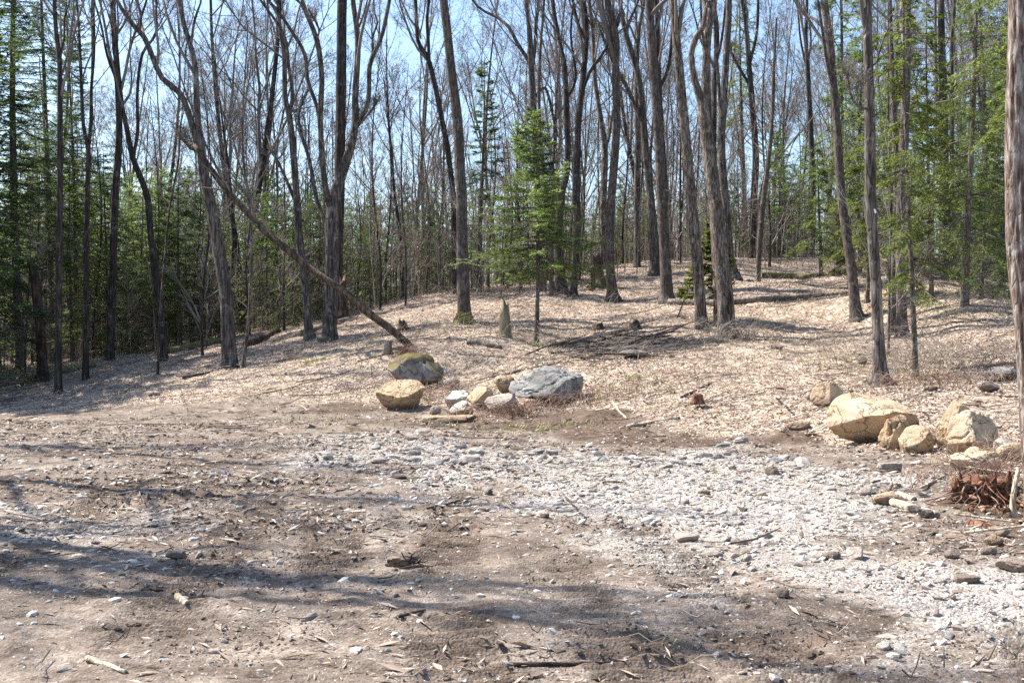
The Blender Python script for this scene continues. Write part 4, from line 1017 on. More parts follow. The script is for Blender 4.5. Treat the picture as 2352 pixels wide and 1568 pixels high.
# ------------------------------------------------------------------ boulders
def ico(sub):
    bm = bmesh.new(); bmesh.ops.create_icosphere(bm, subdivisions=sub, radius=1.0)
    v = np.array([x.co[:] for x in bm.verts]); f = np.array([[w.index for w in p.verts] for p in bm.faces]); bm.free()
    return v, f
ICO = {k: ico(k) for k in (1, 2, 3, 5)}
def rock_shape(rng, sub, cuts, lo=0.5, hi=0.85, rough=0.05, planes=(), box=0.0):
    v, f = ICO[sub]
    v = v.copy()
    if box:
        m = np.abs(v).max(1, keepdims=True); v = v * (1 - box) + v / m * box * 0.8
    for n, d in planes:
        n = np.array(n, float); n /= np.linalg.norm(n)
        e = np.maximum(v @ n - d, 0); v = v - n * e[:, None] * 0.96
    for _ in range(cuts):
        n = unit(rng.normal(size=3)); d = rng.uniform(lo, hi)
        e = np.maximum(v @ n - d, 0); v = v - n * e[:, None] * 0.94
    if rough:
        sd = int(rng.integers(1000))
        r = fbm3(v * 1.6 + sd, 5, sd)
        crack = np.abs(fbm3(v * 1.1 + sd + 9, 3, sd + 3))
        fine = np.abs(fbm3(v * 5.0 + sd + 4, 4, sd + 7))
        v = v * (1 + rough * 1.5 * r - rough * 1.8 * smooth(0.06, 0.0, crack) - rough * 0.55 * fine)[:, None]
    return v, f
def boulder(label, mt, x0, x1, ytop, ybot, Y, seed, depth=0.8, cuts=7, planes=(), box=0.0, rough=0.06, sink=0.12, rot=0.0, tilt=0.0, name='boulder', cat='boulder', group=None):
    rng = np.random.default_rng(seed)
    X = xat((x0 + x1) / 2, Y); z0 = gz1(X, Y)
    w = (x1 - x0) / F * Y; top = CAMZ - (ytop - HY) / F * Y
    h = float(np.clip(top - z0, (ybot - ytop) / F * Y * 0.6, (ybot - ytop) / F * Y * 1.08))
    v, f = rock_shape(rng, 5, cuts, rough=rough, planes=planes, box=box)
    if rot:
        c, s = math.cos(rot), math.sin(rot); v = v @ np.array([[c, s, 0], [-s, c, 0], [0, 0, 1]])
    lo, hi = v.min(0), v.max(0)
    v = (v - (lo + hi) / 2) / (hi - lo)
    v = v * [w, w * depth, h * (1 + sink)]
    if tilt:
        c, s = math.cos(tilt), math.sin(tilt); v = v @ np.array([[c, 0, -s], [0, 1, 0], [s, 0, c]])
    v[:, 2] += z0 + h - v[:, 2].max()
    g = Geo(); base = np.array([X, Y, z0])
    g.add(v - [0, 0, z0], f)
    me = g.mesh(name, M[mt])
    o = link(name, me, None, base)
    return tag(o, label, cat, group)
UPT = lambda *a: a
B = boulder
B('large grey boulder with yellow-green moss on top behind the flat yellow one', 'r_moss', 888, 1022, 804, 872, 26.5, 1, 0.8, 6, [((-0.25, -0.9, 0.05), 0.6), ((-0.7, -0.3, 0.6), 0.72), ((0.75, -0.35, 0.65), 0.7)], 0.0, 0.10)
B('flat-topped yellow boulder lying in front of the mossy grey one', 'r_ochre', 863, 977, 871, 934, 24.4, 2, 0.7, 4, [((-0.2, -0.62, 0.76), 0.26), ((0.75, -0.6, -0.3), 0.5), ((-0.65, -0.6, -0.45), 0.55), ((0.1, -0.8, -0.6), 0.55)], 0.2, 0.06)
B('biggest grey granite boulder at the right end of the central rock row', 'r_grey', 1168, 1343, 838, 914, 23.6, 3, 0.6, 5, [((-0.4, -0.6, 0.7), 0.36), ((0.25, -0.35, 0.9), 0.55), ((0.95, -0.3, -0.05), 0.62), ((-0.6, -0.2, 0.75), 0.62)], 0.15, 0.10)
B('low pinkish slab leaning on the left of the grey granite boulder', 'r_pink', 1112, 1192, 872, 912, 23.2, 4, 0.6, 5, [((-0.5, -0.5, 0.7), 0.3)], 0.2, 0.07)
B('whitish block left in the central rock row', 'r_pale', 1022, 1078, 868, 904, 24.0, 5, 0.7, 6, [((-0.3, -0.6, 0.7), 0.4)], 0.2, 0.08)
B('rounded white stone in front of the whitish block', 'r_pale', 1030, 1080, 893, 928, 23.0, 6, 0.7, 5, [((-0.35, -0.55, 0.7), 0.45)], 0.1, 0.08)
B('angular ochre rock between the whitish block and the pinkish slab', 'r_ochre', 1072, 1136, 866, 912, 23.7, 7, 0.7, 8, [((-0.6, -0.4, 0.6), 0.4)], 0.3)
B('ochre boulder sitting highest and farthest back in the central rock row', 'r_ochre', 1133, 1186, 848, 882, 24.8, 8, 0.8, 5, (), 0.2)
B('small pale round stone between the yellow boulder and the white stone', 'r_pale', 986, 1014, 902, 924, 23.4, 9, 0.8, 4)
B('little wedge of ochre rock tucked below the white stone', 'r_ochre', 1060, 1088, 903, 928, 22.7, 10, 0.8, 8)
B('flat tan slab half buried in dirt below the central rocks', 'r_tan', 968, 1094, 934, 950, 22.0, 11, 0.45, 6, [((-0.1, -0.3, 1), 0.3)], 0.1, 0.12, sink=0.5)
B('small grey stone at the right foot of the mossy boulder', 'r_pink', 1018, 1056, 850, 876, 25.6, 12, 0.8, 6)
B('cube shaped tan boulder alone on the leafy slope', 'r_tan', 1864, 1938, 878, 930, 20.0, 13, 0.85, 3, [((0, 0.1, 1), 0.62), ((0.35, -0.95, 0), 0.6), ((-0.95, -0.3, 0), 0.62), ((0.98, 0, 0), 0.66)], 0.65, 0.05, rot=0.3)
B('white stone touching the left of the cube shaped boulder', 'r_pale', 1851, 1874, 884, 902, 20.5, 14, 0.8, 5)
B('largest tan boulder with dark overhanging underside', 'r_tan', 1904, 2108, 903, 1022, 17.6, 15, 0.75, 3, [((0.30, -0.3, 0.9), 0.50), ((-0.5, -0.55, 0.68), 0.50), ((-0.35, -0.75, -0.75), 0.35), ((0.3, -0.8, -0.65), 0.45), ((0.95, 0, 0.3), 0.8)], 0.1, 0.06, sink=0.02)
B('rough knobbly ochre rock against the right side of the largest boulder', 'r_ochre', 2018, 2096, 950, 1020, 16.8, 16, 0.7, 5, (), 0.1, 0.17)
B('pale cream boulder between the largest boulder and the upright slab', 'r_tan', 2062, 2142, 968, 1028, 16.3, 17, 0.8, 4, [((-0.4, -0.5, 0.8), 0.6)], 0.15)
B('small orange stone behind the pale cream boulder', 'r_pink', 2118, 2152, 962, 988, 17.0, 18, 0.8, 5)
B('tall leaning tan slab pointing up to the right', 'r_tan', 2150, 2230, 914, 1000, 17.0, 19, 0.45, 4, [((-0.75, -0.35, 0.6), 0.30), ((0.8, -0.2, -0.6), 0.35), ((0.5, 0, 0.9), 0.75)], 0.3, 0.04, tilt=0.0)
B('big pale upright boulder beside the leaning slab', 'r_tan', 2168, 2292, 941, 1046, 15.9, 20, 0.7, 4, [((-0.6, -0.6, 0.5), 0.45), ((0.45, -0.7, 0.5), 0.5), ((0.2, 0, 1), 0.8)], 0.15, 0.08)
B('small pale stone wedged at the foot of the upright boulder', 'r_tan', 2215, 2262, 1008, 1042, 15.0, 21, 0.8, 4)
B('yellow rock lump at the left of the upright boulder', 'r_ochre', 2150, 2194, 972, 1022, 16.2, 22, 0.7, 4, (), 0.1, 0.12)
B('low tan boulder above the rotten red stump', 'r_tan', 2182, 2290, 1036, 1084, 14.0, 23, 0.7, 5, [((-0.3, -0.2, 0.9), 0.5)], 0.1)
B('purplish round rock near the pine trunk', 'r_pink', 2282, 2348, 1004, 1046, 15.2, 24, 0.7, 4)
B('yellow rounded rock in front of the purplish one near the pine trunk', 'r_tan', 2288, 2362, 1016, 1056, 14.8, 25, 0.6, 4)
B('tan boulder top sunk in the dirt left of the largest boulder', 'r_tan', 1806, 1862, 968, 996, 19.2, 26, 0.6, 4, sink=0.4)
B('half buried tan boulder under the end of the bleached log', 'r_tan', 2002, 2070, 1140, 1190, 11.6, 27, 0.8, 3, sink=0.3)
B('white wedge stone leaning beside a grey one below the bleached log', 'r_pale', 2080, 2116, 1176, 1210, 10.9, 28, 0.8, 7)
B('dark grey flat-faced stone below the bleached log', 'r_grey', 2104, 2144, 1188, 1222, 10.6, 29, 0.7, 6, (), 0.3)
B('long flat white stone on the dirt below the cream boulder', 'r_pale', 2016, 2072, 1052, 1072, 14.6, 30, 0.5, 6, [((0, 0, 1), 0.4)], 0.3)
B('angular grey rock with a flat top in the lower right gravel', 'r_pink', 2186, 2252, 1328, 1362, 7.6, 31, 0.7, 6, [((0, -0.2, 1), 0.45)], 0.35)
B('large grey rock cut by the right edge in the gravel', 'r_pink', 2288, 2372, 1302, 1350, 8.0, 32, 0.7, 6, [((0.1, -0.2, 1), 0.5)], 0.3)
B('rounded tan stone above the angular grey rock', 'r_pink', 2166, 2206, 1288, 1318, 8.4, 33, 0.8, 4)
B('white elongated stone right of the rounded tan one', 'r_pale', 2250, 2292, 1280, 1312, 8.6, 34, 0.5, 7)
B('brown rock partly in soil at the right below the roots', 'r_pink', 2258, 2318, 1222, 1262, 9.6, 35, 0.7, 5)
B('olive brown stone in front of the brown rock at the right', 'r_ochre', 2262, 2304, 1240, 1276, 9.2, 36, 0.8, 5)
B('dark grey stone standing in the gravel right of the middle', 'r_dark', 1890, 1932, 1278, 1306, 8.5, 37, 0.8, 8)
B('grey stone with a sharp edge on the gravel rim in the lower right', 'r_grey', 1782, 1814, 1360, 1392, 7.2, 38, 0.8, 8)
B('shaded rock under the trees by the right edge', 'r_grey', 2262, 2342, 842, 886, 21.0, 39, 0.7, 6)
B('dark triangular rock below the shaded one by the right edge', 'r_dark', 2248, 2296, 878, 920, 19.6, 40, 0.7, 7)
B('small mossy rock on the leafy slope above the leaning slab', 'r_moss', 2120, 2156, 893, 912, 19.8, 41, 0.7, 5)
B('pale stone lying in the leaves uphill of the cube boulder', 'r_pink', 1764, 1800, 790, 810, 27.0, 42, 0.8, 5)
B('flat grey rock lying in the shade of the brush pile', 'r_dark', 1420, 1490, 806, 834, 26.3, 43, 0.6, 5)  # grey rock in the darker material: the shade over it is put into its colour
B('white stone shining on the leaf litter right of the peeling trunk', 'r_pale', 1970, 1992, 814, 832, 24.0, 44, 0.7, 5)
B('pale stone at the forest edge in the left shade', 'r_pale', 330, 368, 922, 940, 27.5, 45, 0.6, 5)
B('squared dark stone alone on the gravel in the middle', 'r_dark', 1240, 1262, 1186, 1200, 10.3, 46, 0.8, 4, (), 0.6)
B('round brown stone on the gravel right of the middle', 'r_ochre', 1602, 1632, 1128, 1148, 11.9, 47, 0.8, 3)
B('flat grey stone on the dirt in the lower left', 'r_grey', 286, 326, 1430, 1452, 6.4, 48, 0.6, 6)
B('grey slab flush with the dirt at the middle of the left half', 'r_grey', 380, 428, 1262, 1290, 8.5, 49, 0.6, 6)
B('dark boulder on the rim of the gravel below the largest tan boulder', 'r_dark', 1756, 1792, 1070, 1092, 13.9, 50, 0.7, 7)
B('grey stone on the bare dirt left of the middle', 'r_dark', 896, 936, 1104, 1120, 12.9, 51, 0.6, 7)

# loose stones lying on the gravel, countable but alike
rng = np.random.default_rng(12)
SPROTO = []
for k in range(14):
    v, f = rock_shape(np.random.default_rng(700 + k), 3, 12, 0.38, 0.8, 0.04, [((0, 0, 1), 0.5)], 0.15)
    g = Geo(); g.add(v, f)
    SPROTO.append([g.mesh('stone', M[x], True) for x in ('s_pale', 's_grey', 's_pink', 's_ochre')])
def stones(count, px0, px1, py0, py1, size, label, group, cols, gmin=0.3, seed=0):
    r = np.random.default_rng(2000 + seed); done = 0
    for _ in range(count * 30):
        if done >= count:
            break
        px, py = r.uniform(px0, px1), r.uniform(py0, py1)
        Y = CAMZ * F / (py - HY); X = xat(px, Y)
        if gravel_mask(np.array([X]), np.array([Y]))[0] < gmin:
            continue
        s = float(np.clip(r.lognormal(math.log(size), 0.4), size * 0.6, size * 2.4))
        o = link('stone', SPROTO[int(r.integers(14))][int(r.choice(cols))], None, (X, Y, gz1(X, Y) + s * 0.09))
        o.scale = (s * r.uniform(0.45, 0.7), s * r.uniform(0.4, 0.6), s * r.uniform(0.25, 0.42)); o.rotation_euler = (r.normal(0, 0.2), r.normal(0, 0.2), r.uniform(0, 6.28))
        tag(o, label, 'stone', group); done += 1
stones(80, 740, 1240, 990, 1075, 0.14, 'fist sized pale stone in the rubble at the far left end of the gravel', 'rubble at the far left end of the gravel', (0, 0, 1, 2), 0.35, 1)
stones(95, 1240, 1860, 1000, 1085, 0.14, 'fist sized pale stone in the rubble along the far edge of the gravel', 'rubble along the far edge of the gravel', (0, 0, 1, 2), 0.35, 2)
stones(40, 1500, 2130, 1180, 1290, 0.085, 'loose pale stone in the middle of the right gravel', 'stones in the middle of the right gravel', (0, 0, 1, 2, 2), 0.5, 3)
stones(36, 1800, 2352, 1290, 1560, 0.055, 'small loose stone in the gravel of the lower right corner', 'stones in the lower right gravel', (0, 1, 2, 2, 0), 0.4, 4)
stones(30, 1900, 2120, 1060, 1180, 0.085, 'loose stone on the gravel between the tan boulders and the bleached log', 'stones near the bleached log', (0, 1, 2, 3), 0.2, 5)
stones(36, 20, 1000, 1080, 1540, 0.05, 'small flat stone scattered on the dirt of the left half', 'stones on the left dirt', (0, 1, 1, 2), 0.0, 6)

# ------------------------------------------------------------------ stumps, snags, logs, fallen branches
def wood(name, label, cat, mt, pts, sides=12, step=0.15, rough=0.1, flare=0.0, jag=0.0, seed=0, fl_h=0.15, twigs=0, group=None, furrow=0.05, tm='twig'):
    pts = [(at(x, y, Y), w * 0.5 / F * Y) for x, y, Y, w in pts]
    p = np.array([a for a, _ in pts]); r = np.array([w for _, w in pts])
    base = p[0].copy()
    root = thing(name, label, cat, base, group)
    g = Geo(); P, R = stem(g, p - base, r, sides, step, rough, flare, fl_h, seed, furrow, cap=True, jag=jag)
    link('stem', g.mesh('stem', M[mt]), root)
    if twigs:
        rng = np.random.default_rng(seed + 40); idx = np.linspace(0, len(P) - 1, 12).astype(int); g = Geo()
        a, b_ = grow(P[idx][None], R[idx][None], twigs, 0.2, 1.0, 0.8, 0.25, 5, 0.15, 0.03, rng, 0.45, 0.005); tubes(g, a, b_, 4)
        a, b_ = grow(a, b_, 3, 0.3, 1.0, 0.7, 0.5, 4, 0.15, 0.0, rng, 0.6, 0.004); tubes(g, a, b_, 3)
        tag(link('twigs', g.mesh('twigs', M[tm]), root), kind='stuff')
    return root
def log(label, mt, ends, w0, w1, seed=0, twigs=0, lift=0.6, name='fallen_log', cat='log', jag=0.12, group=None, sag=0.0, rough=0.1):
    """a trunk or branch lying on the slope: its points follow the ground"""
    (xa, Ya), (xb, Yb) = ends
    a, b_ = np.array([xat(xa, Ya), Ya]), np.array([xat(xb, Yb), Yb])
    r = np.random.default_rng(seed + 600)
    t = np.linspace(0, 1, 7)
    q = a[None] * (1 - t[:, None]) + b_[None] * t[:, None]
    L = np.linalg.norm(b_ - a); q[1:-1] += r.normal(0, 0.012 * L, (5, 2))
    rad = (w0 + (w1 - w0) * t) * 0.5
    zg = gz(q[:, 0], q[:, 1]); lin = np.polyval(np.polyfit(t, zg, 1), t)
    z = np.maximum(lin, zg - 0.02) + rad * lift + sag * t
    p = np.column_stack([q, z]); base = p[0].copy()
    root = thing(name, label, cat, base, group)
    g = Geo(); P, R = stem(g, p - base, rad, 11 if w0 > 0.08 else 7, max(0.12, L / 40), rough, 0, 0.1, seed, 0.06, cap=True, jag=jag * min(1, w0 / 0.15))
    link('stem', g.mesh('stem', M[mt]), root)
    if twigs:
        idx = np.linspace(0, len(P) - 1, 12).astype(int); g = Geo()
        aa, bb = grow(P[idx][None], R[idx][None], twigs, 0.15, 1.0, 0.7, 0.22, 5, 0.14, 0.05, r, 0.4, 0.006); tubes(g, aa, bb, 4)
        aa, bb = grow(aa, bb, 3, 0.3, 1.0, 0.7, 0.5, 4, 0.15, 0.0, r, 0.6, 0.0045); tubes(g, aa, bb, 3)
        tag(link('twigs', g.mesh('twigs', M['twig']), root), kind='stuff')
    return root
wood('leaning_dead_tree', 'dead trunk leaning diagonally into the large forked maple', 'dead tree', 'dead',
     [(946, 802, 29.0, 18), (930, 784, 29.05, 17), (894, 753, 29.2, 17), (847, 719, 29.4, 18), (800, 678, 29.7, 17), (757, 647, 30, 16), (716, 619, 30.3, 16), (685, 594, 30.6, 17), (644, 562, 30.9, 15), (601, 525, 31.1, 14), (562, 481, 31.3, 14), (516, 431, 31.5, 13), (475, 375, 31.7, 12), (448, 335, 31.8, 9)],
     12, 0.2, 0.12, 0, 0.2, 5, twigs=8)
wood('broken_stump', 'pale splintered stump standing left of the young spruce', 'stump', 'snag', [(1160, 780, 29.4, 44), (1161, 768, 29.4, 30), (1160, 748, 29.4, 26), (1159, 728, 29.4, 24), (1158, 718, 29.4, 22)], 22, 0.05, 0.12, 0.3, 0.6, 6)
wood('tree_stump', 'short grey stump behind the mossy boulder', 'stump', 'log', [(891, 815, 27.6, 24), (891, 800, 27.6, 19), (892, 786, 27.6, 17)], 12, 0.05, 0.12, 0.3, 0.1, 7)
wood('tree_stump', 'small reddish cut stump alone on the leafy slope', 'stump', 'rot', [(1602, 928, 21.2, 30), (1602, 916, 21.2, 24), (1603, 906, 21.2, 22)], 14, 0.04, 0.12, 0.4, 0.06, 8)
wood('tree_stump', 'low brown stump beside the leaning dead pole', 'stump', 'dead', [(1722, 672, 39.0, 28), (1721, 658, 39.0, 23), (1720, 646, 39.0, 22)], 12, 0.08, 0.1, 0.2, 0.15, 9)
wood('tree_stump', 'rotten dark stump in the middle of the leafy slope', 'stump', 'dead', [(1458, 758, 31.0, 32), (1457, 748, 31.0, 26), (1455, 738, 31.0, 22)], 14, 0.05, 0.2, 0.3, 0.16, 10)
wood('tree_stump', 'low rotten stump left of the dark one on the leafy slope', 'stump', 'dead', [(1374, 757, 31.5, 27), (1373, 750, 31.5, 23), (1372, 744, 31.5, 20)], 14, 0.05, 0.2, 0.3, 0.12, 11)
wood('broken_snag', 'rotten hollow snag with torn top behind the vase-shaped maple', 'dead tree', 'dead', [(792, 728, 38.5, 26), (790, 700, 38.5, 18), (788, 670, 38.5, 17), (787, 648, 38.5, 15)], 14, 0.08, 0.2, 0.3, 0.5, 12)
wood('broken_snag', 'split snag with a rotten torn foot left of the smooth reddish trunk', 'dead tree', 'dead', [(1376, 660, 41.0, 44), (1376, 640, 41.0, 28), (1374, 615, 41.0, 22), (1372, 598, 41.0, 18)], 14, 0.1, 0.2, 0.4, 0.6, 13)
wood('broken_snag', 'slim dark stub right beside the split snag', 'dead tree', 'dead', [(1360, 668, 40.0, 16), (1360, 640, 40.0, 13), (1359, 612, 40.0, 10)], 10, 0.1, 0.15, 0.2, 0.3, 14)
wood('broken_snag', 'dark rotten stub in front of the vase-shaped maple slope', 'dead tree', 'dead', [(927, 758, 31.5, 24), (926, 748, 31.5, 17), (923, 738, 31.5, 13)], 12, 0.05, 0.2, 0.5, 0.2, 15)
wood('broken_snag', 'thick broken dark stub among the left edge trunks', 'dead tree', 'dead', [(98, 880, 37.0, 28), (96, 820, 37.0, 23), (90, 720, 37.0, 22), (80, 640, 37.0, 20), (74, 612, 37.0, 16)], 12, 0.2, 0.12, 0.3, 0.5, 16)
log('long straight dark log lying across the slope right of the burl tree', 'log', ((1680, 34.6), (2003, 34.2)), 0.20, 0.15, 1, 3)
log('grey log continuing behind the straight dark brown trunk', 'log', ((1535, 35.2), (1650, 34.4)), 0.22, 0.18, 2)
log('fallen log with a raised fork at the right edge', 'log', ((2120, 33.0), (2380, 32.4)), 0.24, 0.20, 3, 6)
log('long brown log angling up the slope right of the young spruce', 'log', ((1262, 29.2), (1500, 32.4)), 0.14, 0.09, 4, 2)
log('second thinner log lying just below the long brown one', 'log', ((1300, 28.8), (1470, 30.6)), 0.11, 0.07, 5, 2)
log('dark branch sticking out of the brush pile up to the right', 'dead', ((1338, 26.4), (1566, 29.6)), 0.08, 0.04, 6, 9, sag=0.25)
log('slim dark pole crossing above the brush pile', 'dead', ((1400, 27.6), (1600, 30.2)), 0.06, 0.03, 7, 6, sag=0.35)
log('mossy green log at the back of the left woods', 'mosslog', ((385, 40.5), (528, 42.5)), 0.34, 0.26, 8)
log('brown rotten log behind the large forked maple', 'dead', ((566, 38.5), (640, 41.0)), 0.30, 0.22, 9)
log('log lying behind the vase-shaped maple', 'log', ((692, 37.8), (800, 41.0)), 0.22, 0.16, 10)
log('mossy log on the upper slope below the hill crest', 'mosslog', ((1752, 42.5), (1955, 40.5)), 0.26, 0.20, 11, 2)
log('short mossy log just under the upper mossy one', 'mosslog', ((1846, 40.0), (1950, 38.5)), 0.26, 0.2, 12)
log('thin log lying in the leaves near the right edge', 'log', ((2180, 23.0), (2380, 22.6)), 0.10, 0.07, 13, 4)
log('mossy log low in the shade of the left woods', 'mosslog', ((60, 36.8), (215, 38.5)), 0.24, 0.2, 14)
log('dark fallen branch along the foot of the large forked maple', 'dead', ((420, 31.0), (535, 32.2)), 0.10, 0.06, 15, 5)
log('weathered plank of wood beside the splintered stump', 'log', ((1075, 28.6), (1150, 28.3)), 0.16, 0.10, 16)
log('bleached branch right of the splintered stump', 'bleached', ((1185, 28.2), (1262, 27.6)), 0.07, 0.04, 17)
log('long thin pole on the leaves above the grey granite boulder', 'log', ((1100, 26.2), (1290, 26.6)), 0.06, 0.035, 18)
log('bare pole on the crest slope behind the leaning grey trunk', 'bleached', ((1745, 46.0), (1900, 50.0)), 0.12, 0.07, 19)
log('bleached split log lying over the half buried boulder', 'bleached', ((2050, 11.5), (2152, 10.6)), 0.085, 0.06, 20, lift=1.0)
log('short splintered piece of pale wood above the bleached log', 'bleached', ((2062, 12.1), (2100, 11.7)), 0.07, 0.06, 21)
log('broken red-brown root piece near the lower right edge', 'rot', ((2226, 10.15), (2290, 9.9)), 0.09, 0.06, 22, lift=0.4)
log('long thin stick lying across the rotten red stump', 'bleached', ((2192, 10.2), (2330, 10.0)), 0.022, 0.016, 23, lift=8.0, name='fallen_branch', cat='branch')
log('thin stick rising towards the right edge below the roots', 'bleached', ((2215, 9.4), (2370, 9.3)), 0.026, 0.018, 24, lift=5.0, sag=0.12, name='fallen_branch', cat='branch')
log('long curved stick in front of the upright boulder', 'bleached', ((2170, 14.2), (2330, 13.2)), 0.03, 0.02, 25, lift=7.0, name='fallen_branch', cat='branch')
log('broken stick on the dirt left of the rotten stump', 'bleached', ((2115, 12.6), (2170, 13.4)), 0.035, 0.025, 26, lift=1.5, name='fallen_branch', cat='branch')
log('short cut stick lying in the shade on the left dirt', 'bleached', ((408, 7.15), (432, 6.85)), 0.05, 0.045, 27, name='fallen_branch', cat='branch')
log('dark thin stick on the gravel left of the middle', 'dead', ((982, 10.7), (1100, 11.6)), 0.025, 0.015, 28, lift=2, name='fallen_branch', cat='branch')
log('dark stick pointing up out of the gravel in the middle', 'dead', ((1300, 11.4), (1342, 10.3)), 0.02, 0.012, 29, lift=3, name='fallen_branch', cat='branch')
log('pale root at the bottom edge in the left corner', 'bleached', ((200, 5.7), (290, 5.45)), 0.03, 0.018, 30, name='fallen_branch', cat='branch')
log('short thick stick on the gravel below the far rubble', 'log', ((1092, 12.15), (1126, 11.75)), 0.08, 0.06, 31, name='fallen_branch', cat='branch')
log('bent stick half buried in the dirt near the bottom', 'dead', ((918, 6.5), (975, 6.7)), 0.022, 0.014, 32, lift=2, name='fallen_branch', cat='branch')
log('long root lying on the dirt right of the bottom middle', 'dead', ((1180, 5.62), (1420, 5.75)), 0.025, 0.014, 33, name='fallen_branch', cat='branch')
log('pale stick upright slanting on the slope left of the cube boulder', 'bleached', ((1782, 21.0), (1792, 20.0)), 0.05, 0.03, 34, sag=0.35, name='fallen_branch', cat='branch')
log('white stick lying on the leaves below the brush pile', 'bleached', ((1405, 22.2), (1440, 21.0)), 0.06, 0.04, 35, name='fallen_branch', cat='branch')
log('long bleached branch at the foot of the leafy slope', 'bleached', ((1440, 20.4), (1560, 20.7)), 0.06, 0.035, 36, 3, name='fallen_branch', cat='branch')
log('dark stick by the small reddish stump', 'dead', ((1565, 22.0), (1635, 22.8)), 0.06, 0.03, 37, name='fallen_branch', cat='branch')

# the torn-out clod of roots and soil in the dirt of the track
r = np.random.default_rng(5)
X, Y = xat(925, 8.1), 8.1
v, f = rock_shape(r, 5, 3, 0.5, 0.9, 0.35); v = v * [0.13, 0.08, 0.05]
g = Geo(); g.add(v + [0, 0, 0.03], f)
root = thing('root_clod', 'dark torn clod of soil and roots lying on the track shadow', 'clod', (X, Y, gz1(X, Y)))
link('soil', g.mesh('soil', M['clod_dark'] if 'clod_dark' in M else M['clod']), root)
g = Geo(); c0 = np.repeat(np.array([[0.05, 0, 0.04]]), 9, 0); d = unit(r.normal(size=(9, 3)) * [1, 0.6, 0.35] + [0.3, 0, 0.1])
pp = np.stack([c0 + d * t * 0.15 + r.normal(0, 0.012, (9, 3)) for t in (0, 0.4, 0.7, 1)], 1); tubes(g, pp, np.tile(np.linspace(0.009, 0.003, 4), (9, 1)), 4)
link('root', g.mesh('root', M['dead']), root)

# rotten red stump with its roots at the right
r = np.random.default_rng(8)
X, Y = xat(2258, 11.6), 11.6
z0 = gz1(X, Y)
root = thing('rotten_stump', 'rotten red-brown stump torn open with dark hollows at the right', 'stump', (X, Y, z0))
def shard(mt, c, w, d, h, rz, tx, seed):
    rr = np.random.default_rng(seed)
    v, f = rock_shape(rr, 3, 5, 0.4, 0.8, 0.22, box=0.4)
    v = v * [w, d, h]
    v[:, 0] += 0.25 * h * np.sin(v[:, 2] / h * 1.4 + seed)
    c_, s_ = math.cos(tx), math.sin(tx); v = v @ np.array([[c_, 0, -s_], [0, 1, 0], [s_, 0, c_]])
    c_, s_ = math.cos(rz), math.sin(rz); v = v @ np.array([[c_, s_, 0], [-s_, c_, 0], [0, 0, 1]])
    g = Geo(); g.add(v + c, f); link('wood_shard', g.mesh('wood_shard', M[mt], False), root)
v, f = ICO[5]
v = v.copy(); rr_ = np.random.default_rng(3)
q = v * [1.7, 1.7, 4.5]
v = v * (1 + 0.45 * fbm3(q + 5, 4, 91) - 0.35 * smooth(0.12, 0.0, np.abs(fbm3(q * 0.8 + 2, 3, 95))))[:, None] * [0.33, 0.24, 0.2]
v[:, 2] += 0.07
g = Geo(); g.add(v, f); link('rotten_wood', g.mesh('rotten_wood', M['rot']), root)
for k in range(34):
    a = r.uniform(2.6, 6.6); rad = r.uniform(0.2, 0.34)
    shard('rot', np.array([math.cos(a) * rad, math.sin(a) * rad * 0.72, r.uniform(0.0, 0.24)]), r.uniform(0.012, 0.035), r.uniform(0.02, 0.05), r.uniform(0.05, 0.15), a + r.normal(0, 0.6), r.normal(0, 0.8), 50 + k)
for k in range(22):
    shard('rot', np.array([r.uniform(-0.4, 0.5), r.uniform(-0.75, -0.2), 0.0]) + [0, 0, 0.02], r.uniform(0.02, 0.07), r.uniform(0.015, 0.05), r.uniform(0.012, 0.035), r.uniform(0, 3), r.normal(0, 0.4), 120 + k)
for k in range(26):
    a = r.uniform(-3.1, 0.3); L = r.uniform(0.25, 0.8)
    d = np.array([math.cos(a), math.sin(a) * 0.8, 0])
    h0 = r.uniform(0.05, 0.26)
    p = np.array([d * (0.2 + L * t) + [0.05 * math.sin(t * 4 + k), 0, h0 * (1 - t) ** 1.5 + 0.02] for t in (0, 0.3, 0.6, 1.0)])
    p[:, 2] += gz(X + p[:, 0], Y + p[:, 1]) - z0
    g = Geo(); stem(g, p, np.linspace(r.uniform(0.004, 0.013), 0.003, 4), 6, 0.06, 0.15, seed=k); link('root', g.mesh('root', M['bramble' if k % 2 else 'rot']), root)
wood('rotten_post', 'pale peeling upright root post at the foot of the pine trunk', 'root', 'bleached', [(2330, 1196, 10.9, 18), (2326, 1160, 10.9, 12), (2330, 1120, 10.9, 10), (2338, 1080, 11.0, 8)], 12, 0.05, 0.25, 0.3, 0.1, 18)

# brush pile on the slope
r = np.random.default_rng(21)
X, Y = xat(1440, 27.2), 27.2
root = thing('brush_pile', 'tangled dark pile of dead branches on the slope right of the young spruce', 'brush pile', (X, Y, gz1(X, Y)))
N = 150
a = r.normal(0.15, 0.6, N); L = r.uniform(0.5, 2.0, N)
c0 = np.column_stack([r.normal(0, 0.75, N), r.normal(0, 0.55, N), np.abs(r.normal(0.1, 0.12, N))])
c0[:, 2] += gz(X + c0[:, 0], Y + c0[:, 1]) - gz1(X, Y)
d = np.column_stack([np.cos(a), np.sin(a) * 0.6, r.normal(0.05, 0.12, N)])
pp = np.stack([c0 + d * (L * t)[:, None] + r.normal(0, 0.03, (N, 3)) for t in (-0.5, -0.2, 0.15, 0.5)], 1)
big = np.argsort(-L)[:26]
for k in big:
    g = Geo(); tubes(g, pp[k:k + 1], np.linspace(0.022, 0.01, 4)[None], 6); link('branch', g.mesh('branch', M['dead']), root)
g = Geo(); rest = np.setdiff1d(np.arange(N), big)
